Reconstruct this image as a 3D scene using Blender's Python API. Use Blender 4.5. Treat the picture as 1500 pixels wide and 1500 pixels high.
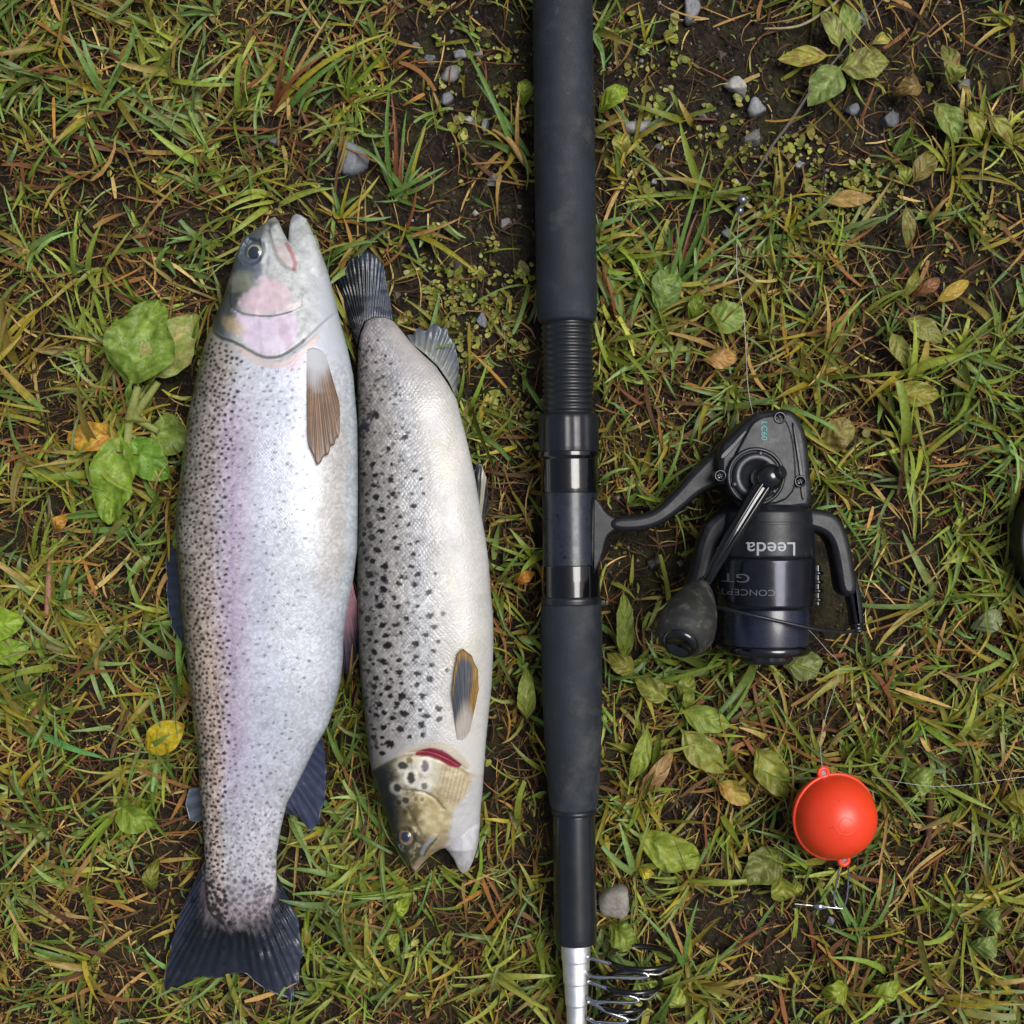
import bpy, bmesh, math, random
import numpy as np
from mathutils import Vector, Matrix

for o in list(bpy.data.objects):
    bpy.data.objects.remove(o)
scene = bpy.context.scene

# ------------------------------------------------------------------ camera, sky, sun, exposure
S = 0.0004          # metres on the ground for one pixel of the 1500 px photograph
H = 0.80            # camera height (m), phone held straight above
cam_d = bpy.data.cameras.new('camera')
cam_d.sensor_width = 36.0
cam_d.lens = 36.0 * H / (1500 * S)
cam_d.clip_start = 0.02
cam_d.clip_end = 500.0
cam = bpy.data.objects.new('camera', cam_d)
scene.collection.objects.link(cam)
cam.location = (0, 0, H)
cam.rotation_euler = (0, 0, 0)
scene.camera = cam

SUN_EL, SUN_AZ = math.radians(66), math.radians(65)
world = bpy.data.worlds.new('World')
scene.world = world
world.use_nodes = True
wn = world.node_tree
wn.nodes.clear()
w_out = wn.nodes.new('ShaderNodeOutputWorld')
w_bg = wn.nodes.new('ShaderNodeBackground')
w_hs = wn.nodes.new('ShaderNodeHueSaturation')
w_sky = wn.nodes.new('ShaderNodeTexSky')
w_sky.sky_type = 'NISHITA'
w_sky.sun_disc = False
w_sky.sun_elevation = SUN_EL
w_sky.sun_rotation = SUN_AZ
w_sky.air_density = 1.0
w_sky.dust_density = 6.0
w_sky.ozone_density = 1.0
w_hs.inputs['Saturation'].default_value = 0.75     # overcast: grey cloud light
wn.links.new(w_sky.outputs['Color'], w_hs.inputs['Color'])
wn.links.new(w_hs.outputs['Color'], w_bg.inputs['Color'])
w_bg.inputs['Strength'].default_value = 0.05
wn.links.new(w_bg.outputs['Background'], w_out.inputs['Surface'])

sun_d = bpy.data.lights.new('sun', 'SUN')
sun_d.energy = 1.5
sun_d.angle = math.radians(34)
sun_d.color = (1.0, 0.99, 0.975)
sun = bpy.data.objects.new('sun', sun_d)
scene.collection.objects.link(sun)
sd = Vector((math.sin(SUN_AZ) * math.cos(SUN_EL), math.cos(SUN_AZ) * math.cos(SUN_EL), math.sin(SUN_EL)))
sun.rotation_euler = sd.to_track_quat('Z', 'Y').to_euler()
sun.location = (0, 0, 3)

scene.view_settings.view_transform = 'Standard'
scene.view_settings.look = 'None'
scene.view_settings.gamma = 1.0
scene.view_settings.exposure = 0.80
scene.view_settings.use_curve_mapping = False

# ------------------------------------------------------------------ helpers
rng = np.random.default_rng(11)
random.seed(5)
COL = scene.collection

def lin(c):
    c = np.asarray(c, float) / 255.0
    return np.where(c <= 0.04045, c / 12.92, ((c + 0.055) / 1.055) ** 2.4)

def W(px, py, z=0.0):
    """point of the place that the photograph shows at (px, py) when it stands z above the ground"""
    k = S * (H - np.asarray(z, float)) / H
    return np.stack(np.broadcast_arrays((np.asarray(px, float) - 750) * k, (750 - np.asarray(py, float)) * k, np.asarray(z, float)), -1)

def hash2(ix, iy, seed):
    n = (ix.astype(np.int64) * 374761393 + iy.astype(np.int64) * 668265263 + seed * 974711) & 0x7fffffff
    n = ((n ^ (n >> 13)) * 1274126177) & 0x7fffffff
    n = (n ^ (n >> 16)) & 0x7fffffff
    return (n % 100003) / 100003.0

def vnoise(x, y, seed=0):
    x = np.asarray(x, float); y = np.asarray(y, float)
    ix = np.floor(x); iy = np.floor(y)
    fx = x - ix; fy = y - iy
    fx = fx * fx * (3 - 2 * fx); fy = fy * fy * (3 - 2 * fy)
    a = hash2(ix, iy, seed); b = hash2(ix + 1, iy, seed)
    c = hash2(ix, iy + 1, seed); d = hash2(ix + 1, iy + 1, seed)
    return (a * (1 - fx) + b * fx) * (1 - fy) + (c * (1 - fx) + d * fx) * fy

def fbm(x, y, seed=0, oct=4):
    v = 0; amp = 0.5; tot = 0
    for k in range(oct):
        v = v + amp * vnoise(np.asarray(x) * 2 ** k, np.asarray(y) * 2 ** k, seed + 17 * k)
        tot += amp; amp *= 0.5
    return v / tot

def sstep(a, b, x):
    t = np.clip((np.asarray(x, float) - a) / (b - a), 0, 1)
    return t * t * (3 - 2 * t)

def ground_z(px, py):
    """relief of the soil (m) as a function of photograph-scale ground coordinates"""
    z = (fbm(np.asarray(px) / 170.0, np.asarray(py) / 170.0, 3, 3) - 0.5) * 0.010
    z = z + (fbm(np.asarray(px) / 26.0, np.asarray(py) / 26.0, 9, 3) - 0.5) * 0.0045
    return z - 0.004

def mesh_np(name, V, faces, cols=None, uv=None, smooth=True):
    V = np.asarray(V, np.float32)
    if isinstance(faces, np.ndarray):
        faces = [faces]
    faces = [np.asarray(f, np.int32) for f in faces if len(f)]
    me = bpy.data.meshes.new(name)
    me.vertices.add(len(V)); me.vertices.foreach_set('co', V.ravel())
    nl = sum(f.size for f in faces); npoly = sum(len(f) for f in faces)
    me.loops.add(nl); me.polygons.add(npoly)
    me.loops.foreach_set('vertex_index', np.concatenate([f.ravel() for f in faces]))
    starts, k = [], 0
    for f in faces:
        starts.append(np.arange(len(f), dtype=np.int32) * f.shape[1] + k); k += f.size
    me.polygons.foreach_set('loop_start', np.concatenate(starts))
    me.polygons.foreach_set('use_smooth', np.full(npoly, smooth, dtype=bool))
    if cols is not None:
        cc = np.ones((len(V), 4), np.float32); cc[:, :3] = cols
        a = me.color_attributes.new('Col', 'FLOAT_COLOR', 'POINT'); a.data.foreach_set('color', cc.ravel())
    if uv is not None:
        a = me.attributes.new('pxuv', 'FLOAT_VECTOR', 'POINT')
        u3 = np.zeros((len(V), 3), np.float32); u3[:, :uv.shape[1]] = uv
        a.data.foreach_set('vector', u3.ravel())
    me.update(calc_edges=True)
    return me

def root_loc(o):
    while o.parent:
        o = o.parent
    return np.array(o.location)

def put(name, me, mat=None, parent=None):
    o = bpy.data.objects.new(name, me)
    COL.objects.link(o)
    if mat is not None:
        me.materials.append(mat)
    if parent is not None:
        o.parent = parent
    return o

def part(name, V, faces, mat, parent=None, cols=None, uv=None, smooth=True):
    """one mesh object; V in world coordinates, stored relative to the base of its thing"""
    V = np.asarray(V, float)
    if parent is not None:
        V = V - root_loc(parent)
    return put(name, mesh_np(name, V, faces, cols, uv, smooth), mat, parent)

def single(name, V, faces, mat, cols=None, uv=None, smooth=True):
    """a thing that is one mesh: its origin goes to the middle of its base"""
    V = np.asarray(V, float)
    b = np.array([(V[:, 0].min() + V[:, 0].max()) / 2, (V[:, 1].min() + V[:, 1].max()) / 2, V[:, 2].min()])
    o = put(name, mesh_np(name, V - b, faces, cols, uv, smooth), mat)
    o.location = b
    return o

def tag(o, label=None, cat=None, group=None, kind=None):
    if label: o['label'] = label
    if cat: o['category'] = cat
    if group: o['group'] = group
    if kind: o['kind'] = kind
    return o

def thing(name, loc, label, cat, group=None):
    o = bpy.data.objects.new(name, None)
    COL.objects.link(o)
    o.location = [float(v) for v in loc]
    o.empty_display_size = 0.01
    return tag(o, label, cat, group)

def grid_faces(nr, nc, wrap=False, off=0):
    r = np.arange(nr - 1)[:, None]; c = np.arange(nc if wrap else nc - 1)[None, :]
    c2 = (c + 1) % nc
    return np.stack(np.broadcast_arrays(r * nc + c, r * nc + c2, (r + 1) * nc + c2, (r + 1) * nc + c), -1).reshape(-1, 4) + off

class MB:
    """collects shapes for one mesh"""
    def __init__(s): s.V = []; s.F = {}; s.n = 0
    def add(s, V, *faces):
        V = np.asarray(V, float).reshape(-1, 3)
        for f in faces:
            f = np.asarray(f, np.int32)
            s.F.setdefault(f.shape[1], []).append(f + s.n)
        s.V.append(V); s.n += len(V)
        return s
    def get(s):
        return np.concatenate(s.V), [np.concatenate(f) for f in s.F.values()]
    def build(s, name, mat, parent=None, smooth=True):
        V, F = s.get()
        return part(name, V, F, mat, parent, smooth=smooth) if parent is not None else single(name, V, F, mat, smooth=smooth)

def frame(d):
    d = np.asarray(d, float); d = d / np.linalg.norm(d)
    up = np.array([0, 0, 1.0]) if abs(d[2]) < 0.9 else np.array([1.0, 0, 0])
    a = np.cross(up, d); a /= np.linalg.norm(a)
    return d, a, np.cross(d, a)

def lathe(mb, p0, p1, prof, n=40, flute=None, cap=True):
    """prof: list of (t along p0->p1 in 0..1, radius m)"""
    e = .0005 / max(np.linalg.norm(np.asarray(p1, float) - np.asarray(p0, float)), 1e-6); q = [prof[0]]      # rings close to each step keep the edges crisp
    for (t0, r0), (t1, r1) in zip(prof[:-1], prof[1:]):
        if t1 - t0 > 4 * e:
            q += [(t0 + e, r0 + (r1 - r0) * e / (t1 - t0)), (t1 - e, r1 - (r1 - r0) * e / (t1 - t0))]
        q.append((t1, r1))
    prof = q
    p0 = np.asarray(p0, float); p1 = np.asarray(p1, float)
    d, a, b = frame(p1 - p0); L = np.linalg.norm(p1 - p0)
    th = np.linspace(0, 2 * np.pi, n, endpoint=False)
    rows = []
    for t, r in prof:
        rr = r if flute is None else r * flute(th)
        rows.append(p0 + d * L * t + np.outer(np.cos(th) * rr, a) + np.outer(np.sin(th) * rr, b))
    V = np.array(rows).reshape(-1, 3)
    F = grid_faces(len(prof), n, True)
    mb.add(V, F)
    if cap:
        for k, (t, r) in ((0, prof[0]), (len(prof) - 1, prof[-1])):
            c = p0 + d * L * t
            ring = rows[k]
            idx = np.arange(n)
            f = np.stack([np.full(n, n), idx, (idx + 1) % n], -1)
            mb.add(np.vstack([ring, c]), f if k else f[:, ::-1])
    return mb

def tube(mb, pts, rad, n=8, sub=6, cap=True, flat=1.0):
    """smooth tube through pts; rad scalar or list"""
    P = np.asarray(pts, float); m = len(P)
    R = np.full(m, rad) if np.isscalar(rad) else np.asarray(rad, float)
    if sub > 1 and m > 2:
        T = np.linspace(0, m - 1, (m - 1) * sub + 1); out = []; ro = []
        for t in T:
            i = min(int(t), m - 2); f = t - i
            p0 = P[max(i - 1, 0)]; p1 = P[i]; p2 = P[i + 1]; p3 = P[min(i + 2, m - 1)]
            out.append(0.5 * ((2 * p1) + (-p0 + p2) * f + (2 * p0 - 5 * p1 + 4 * p2 - p3) * f * f + (-p0 + 3 * p1 - 3 * p2 + p3) * f ** 3))
            ro.append(R[i] * (1 - f) + R[i + 1] * f)
        P = np.array(out); R = np.array(ro)
    m = len(P)
    th = np.linspace(0, 2 * np.pi, n, endpoint=False)
    rows = []
    pa = None
    for i in range(m):
        d = P[min(i + 1, m - 1)] - P[max(i - 1, 0)]
        d, a, b = frame(d)
        if pa is not None:
            a = pa - d * np.dot(pa, d); a /= np.linalg.norm(a) + 1e-12; b = np.cross(d, a)
        pa = a
        rows.append(P[i] + R[i] * (np.outer(np.cos(th), a) + flat * np.outer(np.sin(th), b)))
    V = np.array(rows).reshape(-1, 3)
    mb.add(V, grid_faces(m, n, True))
    if cap:
        mb.add(rows[0], np.arange(n)[None, ::-1]); mb.add(rows[-1], np.arange(n)[None, :])
    return mb

def prism(mb, poly, z0, z1, bev=0.0012, steps=3, shrink_bottom=True):
    """extruded outline (px polygon at mid height) with rounded top and bottom edges"""
    zc = (z0 + z1) / 2
    P = W([p[0] for p in poly], [p[1] for p in poly], zc)[:, :2]
    area = 0.5 * np.sum(P[:, 0] * np.roll(P[:, 1], -1) - np.roll(P[:, 0], -1) * P[:, 1])
    if area < 0: P = P[::-1]
    n = len(P)
    e = np.roll(P, -1, 0) - P
    nrm = np.stack([e[:, 1], -e[:, 0]], -1); nrm /= np.linalg.norm(nrm, axis=1)[:, None] + 1e-12
    vn = nrm + np.roll(nrm, 1, 0); vn /= (np.linalg.norm(vn, axis=1)[:, None] + 1e-12)
    k = 1.0 / np.clip(np.sum(vn * nrm, 1), 0.45, 1)
    vn = vn * k[:, None]
    rows = []
    for i in range(steps + 1):
        a = math.pi / 2 * i / steps
        rows.append(np.column_stack([P - vn * bev * (1 - math.sin(a)), np.full(n, z0 + bev * (1 - math.cos(a)))]))
    for i in range(steps + 1):
        a = math.pi / 2 * i / steps
        rows.append(np.column_stack([P - vn * bev * (1 - math.cos(a)), np.full(n, z1 - bev * (1 - math.sin(a)))]))
    V = np.array(rows).reshape(-1, 3)
    m = len(rows)
    mb.add(V, grid_faces(m, n, True))
    mb.add(rows[-1], np.arange(n)[None, :]); mb.add(rows[0], np.arange(n)[None, ::-1])
    return mb

def smooth_poly(pts, k=2):
    P = np.asarray(pts, float)
    for _ in range(k):
        Q = np.roll(P, -1, 0)
        P = np.stack([0.75 * P + 0.25 * Q, 0.25 * P + 0.75 * Q], 1).reshape(-1, 2)
    return P

def ball(mb, c, rx, ry=None, rz=None, n=24, m=16):
    ry = rx if ry is None else ry; rz = rx if rz is None else rz
    ph = np.linspace(0, np.pi, m); th = np.linspace(0, 2 * np.pi, n, endpoint=False)
    V = np.stack([np.outer(np.sin(ph), np.cos(th)) * rx + c[0], np.outer(np.sin(ph), np.sin(th)) * ry + c[1],
                  np.outer(np.cos(ph), np.ones(n)) * rz + c[2]], -1).reshape(-1, 3)
    return mb.add(V, grid_faces(m, n, True)[:, ::-1])

def torus(mb, c, ax, R, r, n=40, m=10, sy=1.0):
    d, a, b = frame(ax)
    th = np.linspace(0, 2 * np.pi, n, endpoint=False); ph = np.linspace(0, 2 * np.pi, m, endpoint=False)
    rad = R + r * np.cos(ph)
    V = (np.asarray(c) + (np.cos(th)[:, None] * rad)[..., None] * a + (np.sin(th)[:, None] * rad * sy)[..., None] * b
         + (np.ones(n)[:, None] * r * np.sin(ph))[..., None] * d)
    F = grid_faces(n, m, True)
    last = np.stack([np.arange(m) + (n - 1) * m, (np.arange(m) + 1) % m + (n - 1) * m, (np.arange(m) + 1) % m, np.arange(m)], -1)
    return mb.add(V.reshape(-1, 3), np.vstack([F, last]))

# ------------------------------------------------------------------ materials
def nmat(name):
    m = bpy.data.materials.new(name); m.use_nodes = True
    nt = m.node_tree
    return m, nt, nt.nodes['Principled BSDF']

def L(nt, a, b): nt.links.new(a, b)

def noise_node(nt, scale, detail=4, rough=0.55, coord='Object'):
    tc = nt.nodes.new('ShaderNodeTexCoord'); n = nt.nodes.new('ShaderNodeTexNoise')
    n.inputs['Scale'].default_value = scale; n.inputs['Detail'].default_value = detail; n.inputs['Roughness'].default_value = rough
    L(nt, tc.outputs[coord], n.inputs['Vector'])
    return n

def ramp(nt, src, stops):
    r = nt.nodes.new('ShaderNodeValToRGB')
    el = r.color_ramp.elements
    while len(el) < len(stops): el.new(0.5)
    for e, (p, c) in zip(el, stops):
        e.position = p; e.color = (*c, 1) if len(c) == 3 else c
    L(nt, src, r.inputs['Fac'])
    return r

def bump(nt, bsdf, src, strength=0.3, dist=0.001, prev=None):
    b = nt.nodes.new('ShaderNodeBump'); b.inputs['Strength'].default_value = strength; b.inputs['Distance'].default_value = dist
    L(nt, src, b.inputs['Height'])
    if prev is not None: L(nt, prev.outputs['Normal'], b.inputs['Normal'])
    L(nt, b.outputs['Normal'], bsdf.inputs['Normal'])
    return b

def simple(name, c, rough=0.5, metal=0.0, spec=0.5, coat=0.0, bump_s=0.0, bump_scale=2000, var=0.0, var_scale=60, rvar=0.0, dust=None):
    m, nt, b = nmat(name)
    b.inputs['Base Color'].default_value = (*lin(c), 1)
    b.inputs['Roughness'].default_value = rough; b.inputs['Metallic'].default_value = metal
    b.inputs['Specular IOR Level'].default_value = spec
    b.inputs['Coat Weight'].default_value = coat; b.inputs['Coat Roughness'].default_value = 0.08
    if var > 0:
        n = noise_node(nt, var_scale, 6, 0.6)
        c1 = lin(c)
        r = ramp(nt, n.outputs['Fac'], [(0.3, tuple(c1 * (1 - var))), (0.56, tuple(np.minimum(c1 * (1 + var), 1))),
                                        (0.68, tuple(lin(dust)) if dust else tuple(np.minimum(c1 * (1 + var), 1)))])
        L(nt, r.outputs['Color'], b.inputs['Base Color'])
    if rvar > 0:
        n = noise_node(nt, var_scale * 1.7, 5, 0.6)
        mr = nt.nodes.new('ShaderNodeMapRange')
        mr.inputs['From Min'].default_value = 0.3; mr.inputs['From Max'].default_value = 0.7
        mr.inputs['To Min'].default_value = max(rough - rvar, 0.02); mr.inputs['To Max'].default_value = min(rough + rvar, 1)
        L(nt, n.outputs['Fac'], mr.inputs['Value']); L(nt, mr.outputs['Result'], b.inputs['Roughness'])
    if bump_s > 0:
        n2 = noise_node(nt, bump_scale, 3, 0.6)
        bump(nt, b, n2.outputs['Fac'], bump_s, 0.0006)
    return m

def foliage_mat(name, transl=0.3, rough=0.45, veins=False, spec=0.35):
    m, nt, b = nmat(name)
    at = nt.nodes.new('ShaderNodeAttribute'); at.attribute_name = 'Col'
    n = noise_node(nt, 420, 4, 0.6)
    mx = nt.nodes.new('ShaderNodeMix'); mx.data_type = 'RGBA'; mx.blend_type = 'MULTIPLY'
    mx.inputs['Factor'].default_value = 0.55
    r = ramp(nt, n.outputs['Fac'], [(0.3, (0.5, 0.46, 0.38)), (0.68, (1.2, 1.2, 1.15))])
    L(nt, at.outputs['Color'], mx.inputs[6]); L(nt, r.outputs['Color'], mx.inputs[7])
    L(nt, mx.outputs[2], b.inputs['Base Color'])
    b.inputs['Roughness'].default_value = rough; b.inputs['Specular IOR Level'].default_value = spec
    tr = nt.nodes.new('ShaderNodeBsdfTranslucent'); L(nt, mx.outputs[2], tr.inputs['Color'])
    ms = nt.nodes.new('ShaderNodeMixShader'); ms.inputs['Fac'].default_value = transl
    out = nt.nodes['Material Output']
    L(nt, b.outputs['BSDF'], ms.inputs[1]); L(nt, tr.outputs['BSDF'], ms.inputs[2]); L(nt, ms.outputs['Shader'], out.inputs['Surface'])
    if veins:
        uv = nt.nodes.new('ShaderNodeAttribute'); uv.attribute_name = 'pxuv'
        sx = nt.nodes.new('ShaderNodeSeparateXYZ'); L(nt, uv.outputs['Vector'], sx.inputs['Vector'])
        # veins run forward from the midrib: wave on (t*9 - |s|*3)
        ab = nt.nodes.new('ShaderNodeMath'); ab.operation = 'ABSOLUTE'; L(nt, sx.outputs['X'], ab.inputs[0])
        m1 = nt.nodes.new('ShaderNodeMath'); m1.operation = 'MULTIPLY_ADD'; L(nt, sx.outputs['Y'], m1.inputs[0]); m1.inputs[1].default_value = 27.0
        m2 = nt.nodes.new('ShaderNodeMath'); m2.operation = 'MULTIPLY'; L(nt, ab.outputs[0], m2.inputs[0]); m2.inputs[1].default_value = -9.0
        nw = noise_node(nt, 120, 3, .6); m3 = nt.nodes.new('ShaderNodeMath'); m3.operation = 'MULTIPLY_ADD'; L(nt, nw.outputs['Fac'], m3.inputs[0]); m3.inputs[1].default_value = 7.0; L(nt, m2.outputs[0], m3.inputs[2])
        L(nt, m3.outputs[0], m1.inputs[2])
        sn = nt.nodes.new('ShaderNodeMath'); sn.operation = 'SINE'; L(nt, m1.outputs[0], sn.inputs[0])
        ad = nt.nodes.new('ShaderNodeMath'); ad.operation = 'MULTIPLY_ADD'; L(nt, n.outputs['Fac'], ad.inputs[0]); ad.inputs[1].default_value = 1.6; L(nt, sn.outputs[0], ad.inputs[2])
        bump(nt, b, ad.outputs[0], 0.45, 0.0007)
        # paler veins
        gt = nt.nodes.new('ShaderNodeMapRange'); gt.inputs['From Min'].default_value = .72; gt.inputs['From Max'].default_value = .98; L(nt, sn.outputs[0], gt.inputs['Value'])
        mr = nt.nodes.new('ShaderNodeMapRange'); mr.inputs['From Min'].default_value = .09; mr.inputs['From Max'].default_value = .03; L(nt, ab.outputs[0], mr.inputs['Value'])
        mxv = nt.nodes.new('ShaderNodeMath'); mxv.operation = 'MAXIMUM'; L(nt, gt.outputs['Result'], mxv.inputs[0]); L(nt, mr.outputs['Result'], mxv.inputs[1])
        mf = nt.nodes.new('ShaderNodeMath'); mf.operation = 'MULTIPLY'; L(nt, mxv.outputs[0], mf.inputs[0]); mf.inputs[1].default_value = .15
        mv = nt.nodes.new('ShaderNodeMix'); mv.data_type = 'RGBA'; L(nt, mf.outputs[0], mv.inputs['Factor']); L(nt, mx.outputs[2], mv.inputs[6]); mv.inputs[7].default_value = (*lin((176, 184, 112)), 1)
        L(nt, mv.outputs[2], b.inputs['Base Color']); L(nt, mv.outputs[2], tr.inputs['Color'])
    else:
        bump(nt, b, n.outputs['Fac'], 0.25, 0.0006)
    return m

M = {}
M['grass'] = foliage_mat('grass_blade', 0.28, 0.42)
M['dry'] = foliage_mat('dry_grass', 0.18, 0.7, spec=0.2)
M['leaf'] = foliage_mat('broad_leaf', 0.25, 0.38, veins=True)
M['foam'] = simple('foam_grip', (27, 32, 40), 0.62, 0, 0.4, 0, 0.6, 1500, 0.22, 38, 0.1, dust=(50, 53, 56))
M['gloss'] = simple('gloss_black', (10, 11, 14), 0.12, 0, 0.6, 0.3, 0, 0, 0.2, 300, 0.05)
M['satin'] = simple('satin_black', (22, 25, 31), 0.34, 0, 0.5, 0, 0.08, 900, 0.15, 90, 0.06)
M['seat'] = simple('reel_seat_graphite', (32, 38, 47), 0.30, 0.1, 0.5, 0.1, 0.05, 700, 0.3, 160, 0.06, dust=(16, 20, 28))
M['tube'] = simple('rod_blank', (24, 26, 32), 0.24, 0, 0.55, 0.1, 0.03, 1200, 0.15, 70, 0.05)
M['chrome'] = simple('polished_metal', (248, 248, 249), 0.5, 1.0, 0.5, 0, 0.03, 400, 0.06, 120, 0.05)
M['wire'] = simple('steel_wire', (190, 193, 198), 0.2, 1.0, 0.5, 0, 0, 0, 0.15, 800, 0.06)
M['reel'] = simple('reel_body_paint', (20, 22, 27), 0.40, 0.1, 0.45, 0, 0.15, 1200, 0.15, 90, 0.07, dust=(52, 53, 56))
M['rubber'] = simple('knob_rubber', (36, 37, 36), 0.62, 0, 0.4, 0, 0.3, 1800, 0.22, 130, 0.1, dust=(84, 82, 74))
M['braid'] = simple('wound_line', (24, 27, 44), 0.28, 0, 0.6, 0.2, 0, 0, 0.35, 900, 0.05)
M['spool'] = simple('anodised_spool', (36, 37, 46), 0.2, 0.65, 0.5, 0.2, 0, 0, 0.15, 120, 0.05)
M['white_print'] = simple('white_print', (160, 163, 168), 0.5)
M['grey_print'] = simple('grey_print', (84, 88, 96), 0.4)
M['teal_print'] = simple('teal_print', (60, 150, 146), 0.5)
M['float'] = simple('orange_plastic', (224, 62, 32), 0.34, 0, 0.5, 0, 0.05, 300, 0.06, 40, 0.07)
M['lead'] = simple('lead_shot', (120, 124, 135), 0.28, 0.8, 0.5, 0, 0.2, 700, 0.2, 400)
def smudge(m, scale, lo, hi, c, amount):
    """dried dirt and scuffs lying over a material's own colour"""
    nt = m.node_tree; b = nt.nodes['Principled BSDF']; src = b.inputs['Base Color'].links[0].from_socket
    n = noise_node(nt, scale, 9, .68); r = ramp(nt, n.outputs['Fac'], [(lo, (0, 0, 0)), (hi, (amount,) * 3)])
    mx = nt.nodes.new('ShaderNodeMix'); mx.data_type = 'RGBA'; L(nt, r.outputs['Color'], mx.inputs['Factor']); L(nt, src, mx.inputs[6]); mx.inputs[7].default_value = (*lin(c), 1)
    L(nt, mx.outputs[2], b.inputs['Base Color'])
smudge(M['foam'], 22, .56, .70, (92, 92, 88), .40); smudge(M['foam'], 420, .66, .70, (120, 116, 104), .5)
smudge(M['float'], 170, .62, .70, (140, 62, 34), .55); smudge(M['float'], 30, .55, .7, (205, 84, 54), .35)
smudge(M['reel'], 30, .56, .72, (70, 70, 68), .3); smudge(M['reel'], 700, .66, .70, (120, 112, 98), .4)
smudge(M['rubber'], 90, .52, .68, (104, 98, 84), .45)
m_, nt_, b_ = nmat('nylon_line')
b_.inputs['Base Color'].default_value = (0.62, 0.62, 0.58, 1); b_.inputs['Roughness'].default_value = 0.2
b_.inputs['Transmission Weight'].default_value = 0.55
M['nylon'] = m_

# ------------------------------------------------------------------ footprints of the things that lie on the grass (ground pixels)
RB_L = [(319, 401), (334, 379), (350, 357), (375, 347), (397, 340), (436, 329), (463, 317), (481, 311), (504, 301), (561, 287), (611, 276), (679, 268),
        (725, 262), (770, 258), (815, 261), (861, 265), (917, 270), (962, 274), (1007, 279), (1053, 284), (1109, 291), (1155, 293), (1195, 297),
        (1265, 301), (1309, 301), (1330, 304), (1345, 314), (1356, 328), (1362, 344)]
RB_R = [(314, 437), (320, 448), (352, 463), (391, 478), (436, 490), (481, 501), (515, 510), (549, 517), (595, 521), (623, 523), (713, 524), (804, 523),
        (851, 517), (890, 509), (930, 503), (969, 502), (996, 499), (1030, 491), (1064, 480), (1080, 470), (1098, 460), (1127, 446), (1155, 432), (1177, 420),
        (1215, 411), (1251, 405), (1295, 405), (1318, 402), (1335, 393), (1348, 378), (1357, 362), (1362, 350)]
BR_L = [(466, 545), (472, 535), (490, 528), (512, 525), (560, 523), (640, 524), (731, 525), (861, 523), (915, 525), (980, 527), (1017, 531), (1064, 536), (1111, 541),
        (1136, 547), (1161, 555), (1184, 562), (1209, 571), (1234, 578), (1252, 587), (1267, 599), (1274, 608)]
BR_R = [(466, 566), (470, 576), (484, 588), (502, 602), (520, 620), (536, 638), (564, 657), (585, 669), (610, 675), (637, 682), (662, 688), (700, 696),
        (731, 701), (759, 706), (787, 711), (824, 716), (871, 719), (896, 722), (933, 723), (971, 722), (1008, 720), (1045, 716), (1083, 712), (1129, 709), (1158, 707),
        (1187, 704), (1209, 703), (1239, 700), (1258, 694), (1275, 687), (1279, 680)]
def outline(Lc, Rc):
    return [(x, y) for y, x in Lc] + [(x, y) for y, x in reversed(Rc)]
FOOT = [outline(RB_L, RB_R), outline(BR_L, BR_R),
        [(775, -260), (873, -260), (876, 470), (882, 900), (876, 1180), (870, 1380), (862, 1760), (832, 1760), (806, 1380), (790, 1180), (786, 900), (778, 470)],
        [(298, 1277), (273, 1315), (256, 1362), (241, 1406), (237, 1450), (241, 1460), (276, 1438), (352, 1425), (426, 1468), (443, 1391), (435, 1347), (407, 1292)],
        [(530, 480), (578, 468), (562, 390), (534, 364), (488, 406), (506, 490)], [(603, 500), (630, 475), (652, 480), (672, 575), (640, 530)],
        [(470, 1080), (476, 1163), (452, 1221), (417, 1192)], [(243, 802), (244, 883), (265, 938), (280, 870)],
        [(878, 735), (960, 745), (1050, 655), (1100, 607), (1160, 608), (1180, 650), (1190, 745), (1225, 760), (1250, 860), (1262, 925), (1210, 930), (1185, 965),
         (1060, 960), (1045, 945), (985, 960), (960, 920), (1010, 860), (1020, 780), (1062, 740), (1050, 712), (990, 750), (930, 778), (880, 815)],
        [(1222 + 64 * math.cos(a), 1196 + 64 * math.sin(a)) for a in np.linspace(0, 6.28, 24)],
        [(1484, 740), (1520, 690), (1640, 690), (1640, 900), (1520, 900), (1484, 850)]]
GM0, GMR = -400, 2
GMN = 2300 // GMR
def raster(polys):
    yy, xx = np.mgrid[0:GMN, 0:GMN]
    xx = GM0 + xx * GMR; yy = GM0 + yy * GMR
    m = np.zeros((GMN, GMN), bool)
    for poly in polys:
        ins = np.zeros((GMN, GMN), bool)
        P = np.asarray(poly, float); Q = np.roll(P, -1, 0)
        for (x0, y0), (x1, y1) in zip(P, Q):
            if y0 == y1: continue
            c = ((y0 > yy) != (y1 > yy)) & (xx < (x1 - x0) * (yy - y0) / (y1 - y0) + x0)
            ins ^= c
        m |= ins
    return m
MASK = raster(FOOT)
def erode(m, k):
    for _ in range(k):
        m = m & np.roll(m, 1, 0) & np.roll(m, -1, 0) & np.roll(m, 1, 1) & np.roll(m, -1, 1)
    return m
MASK_IN = erode(MASK, 7)
def in_mask(px, py, m):
    i = np.clip(((np.asarray(px) - GM0) / GMR).astype(int), 0, GMN - 1); j = np.clip(((np.asarray(py) - GM0) / GMR).astype(int), 0, GMN - 1)
    return m[j, i]

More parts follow.
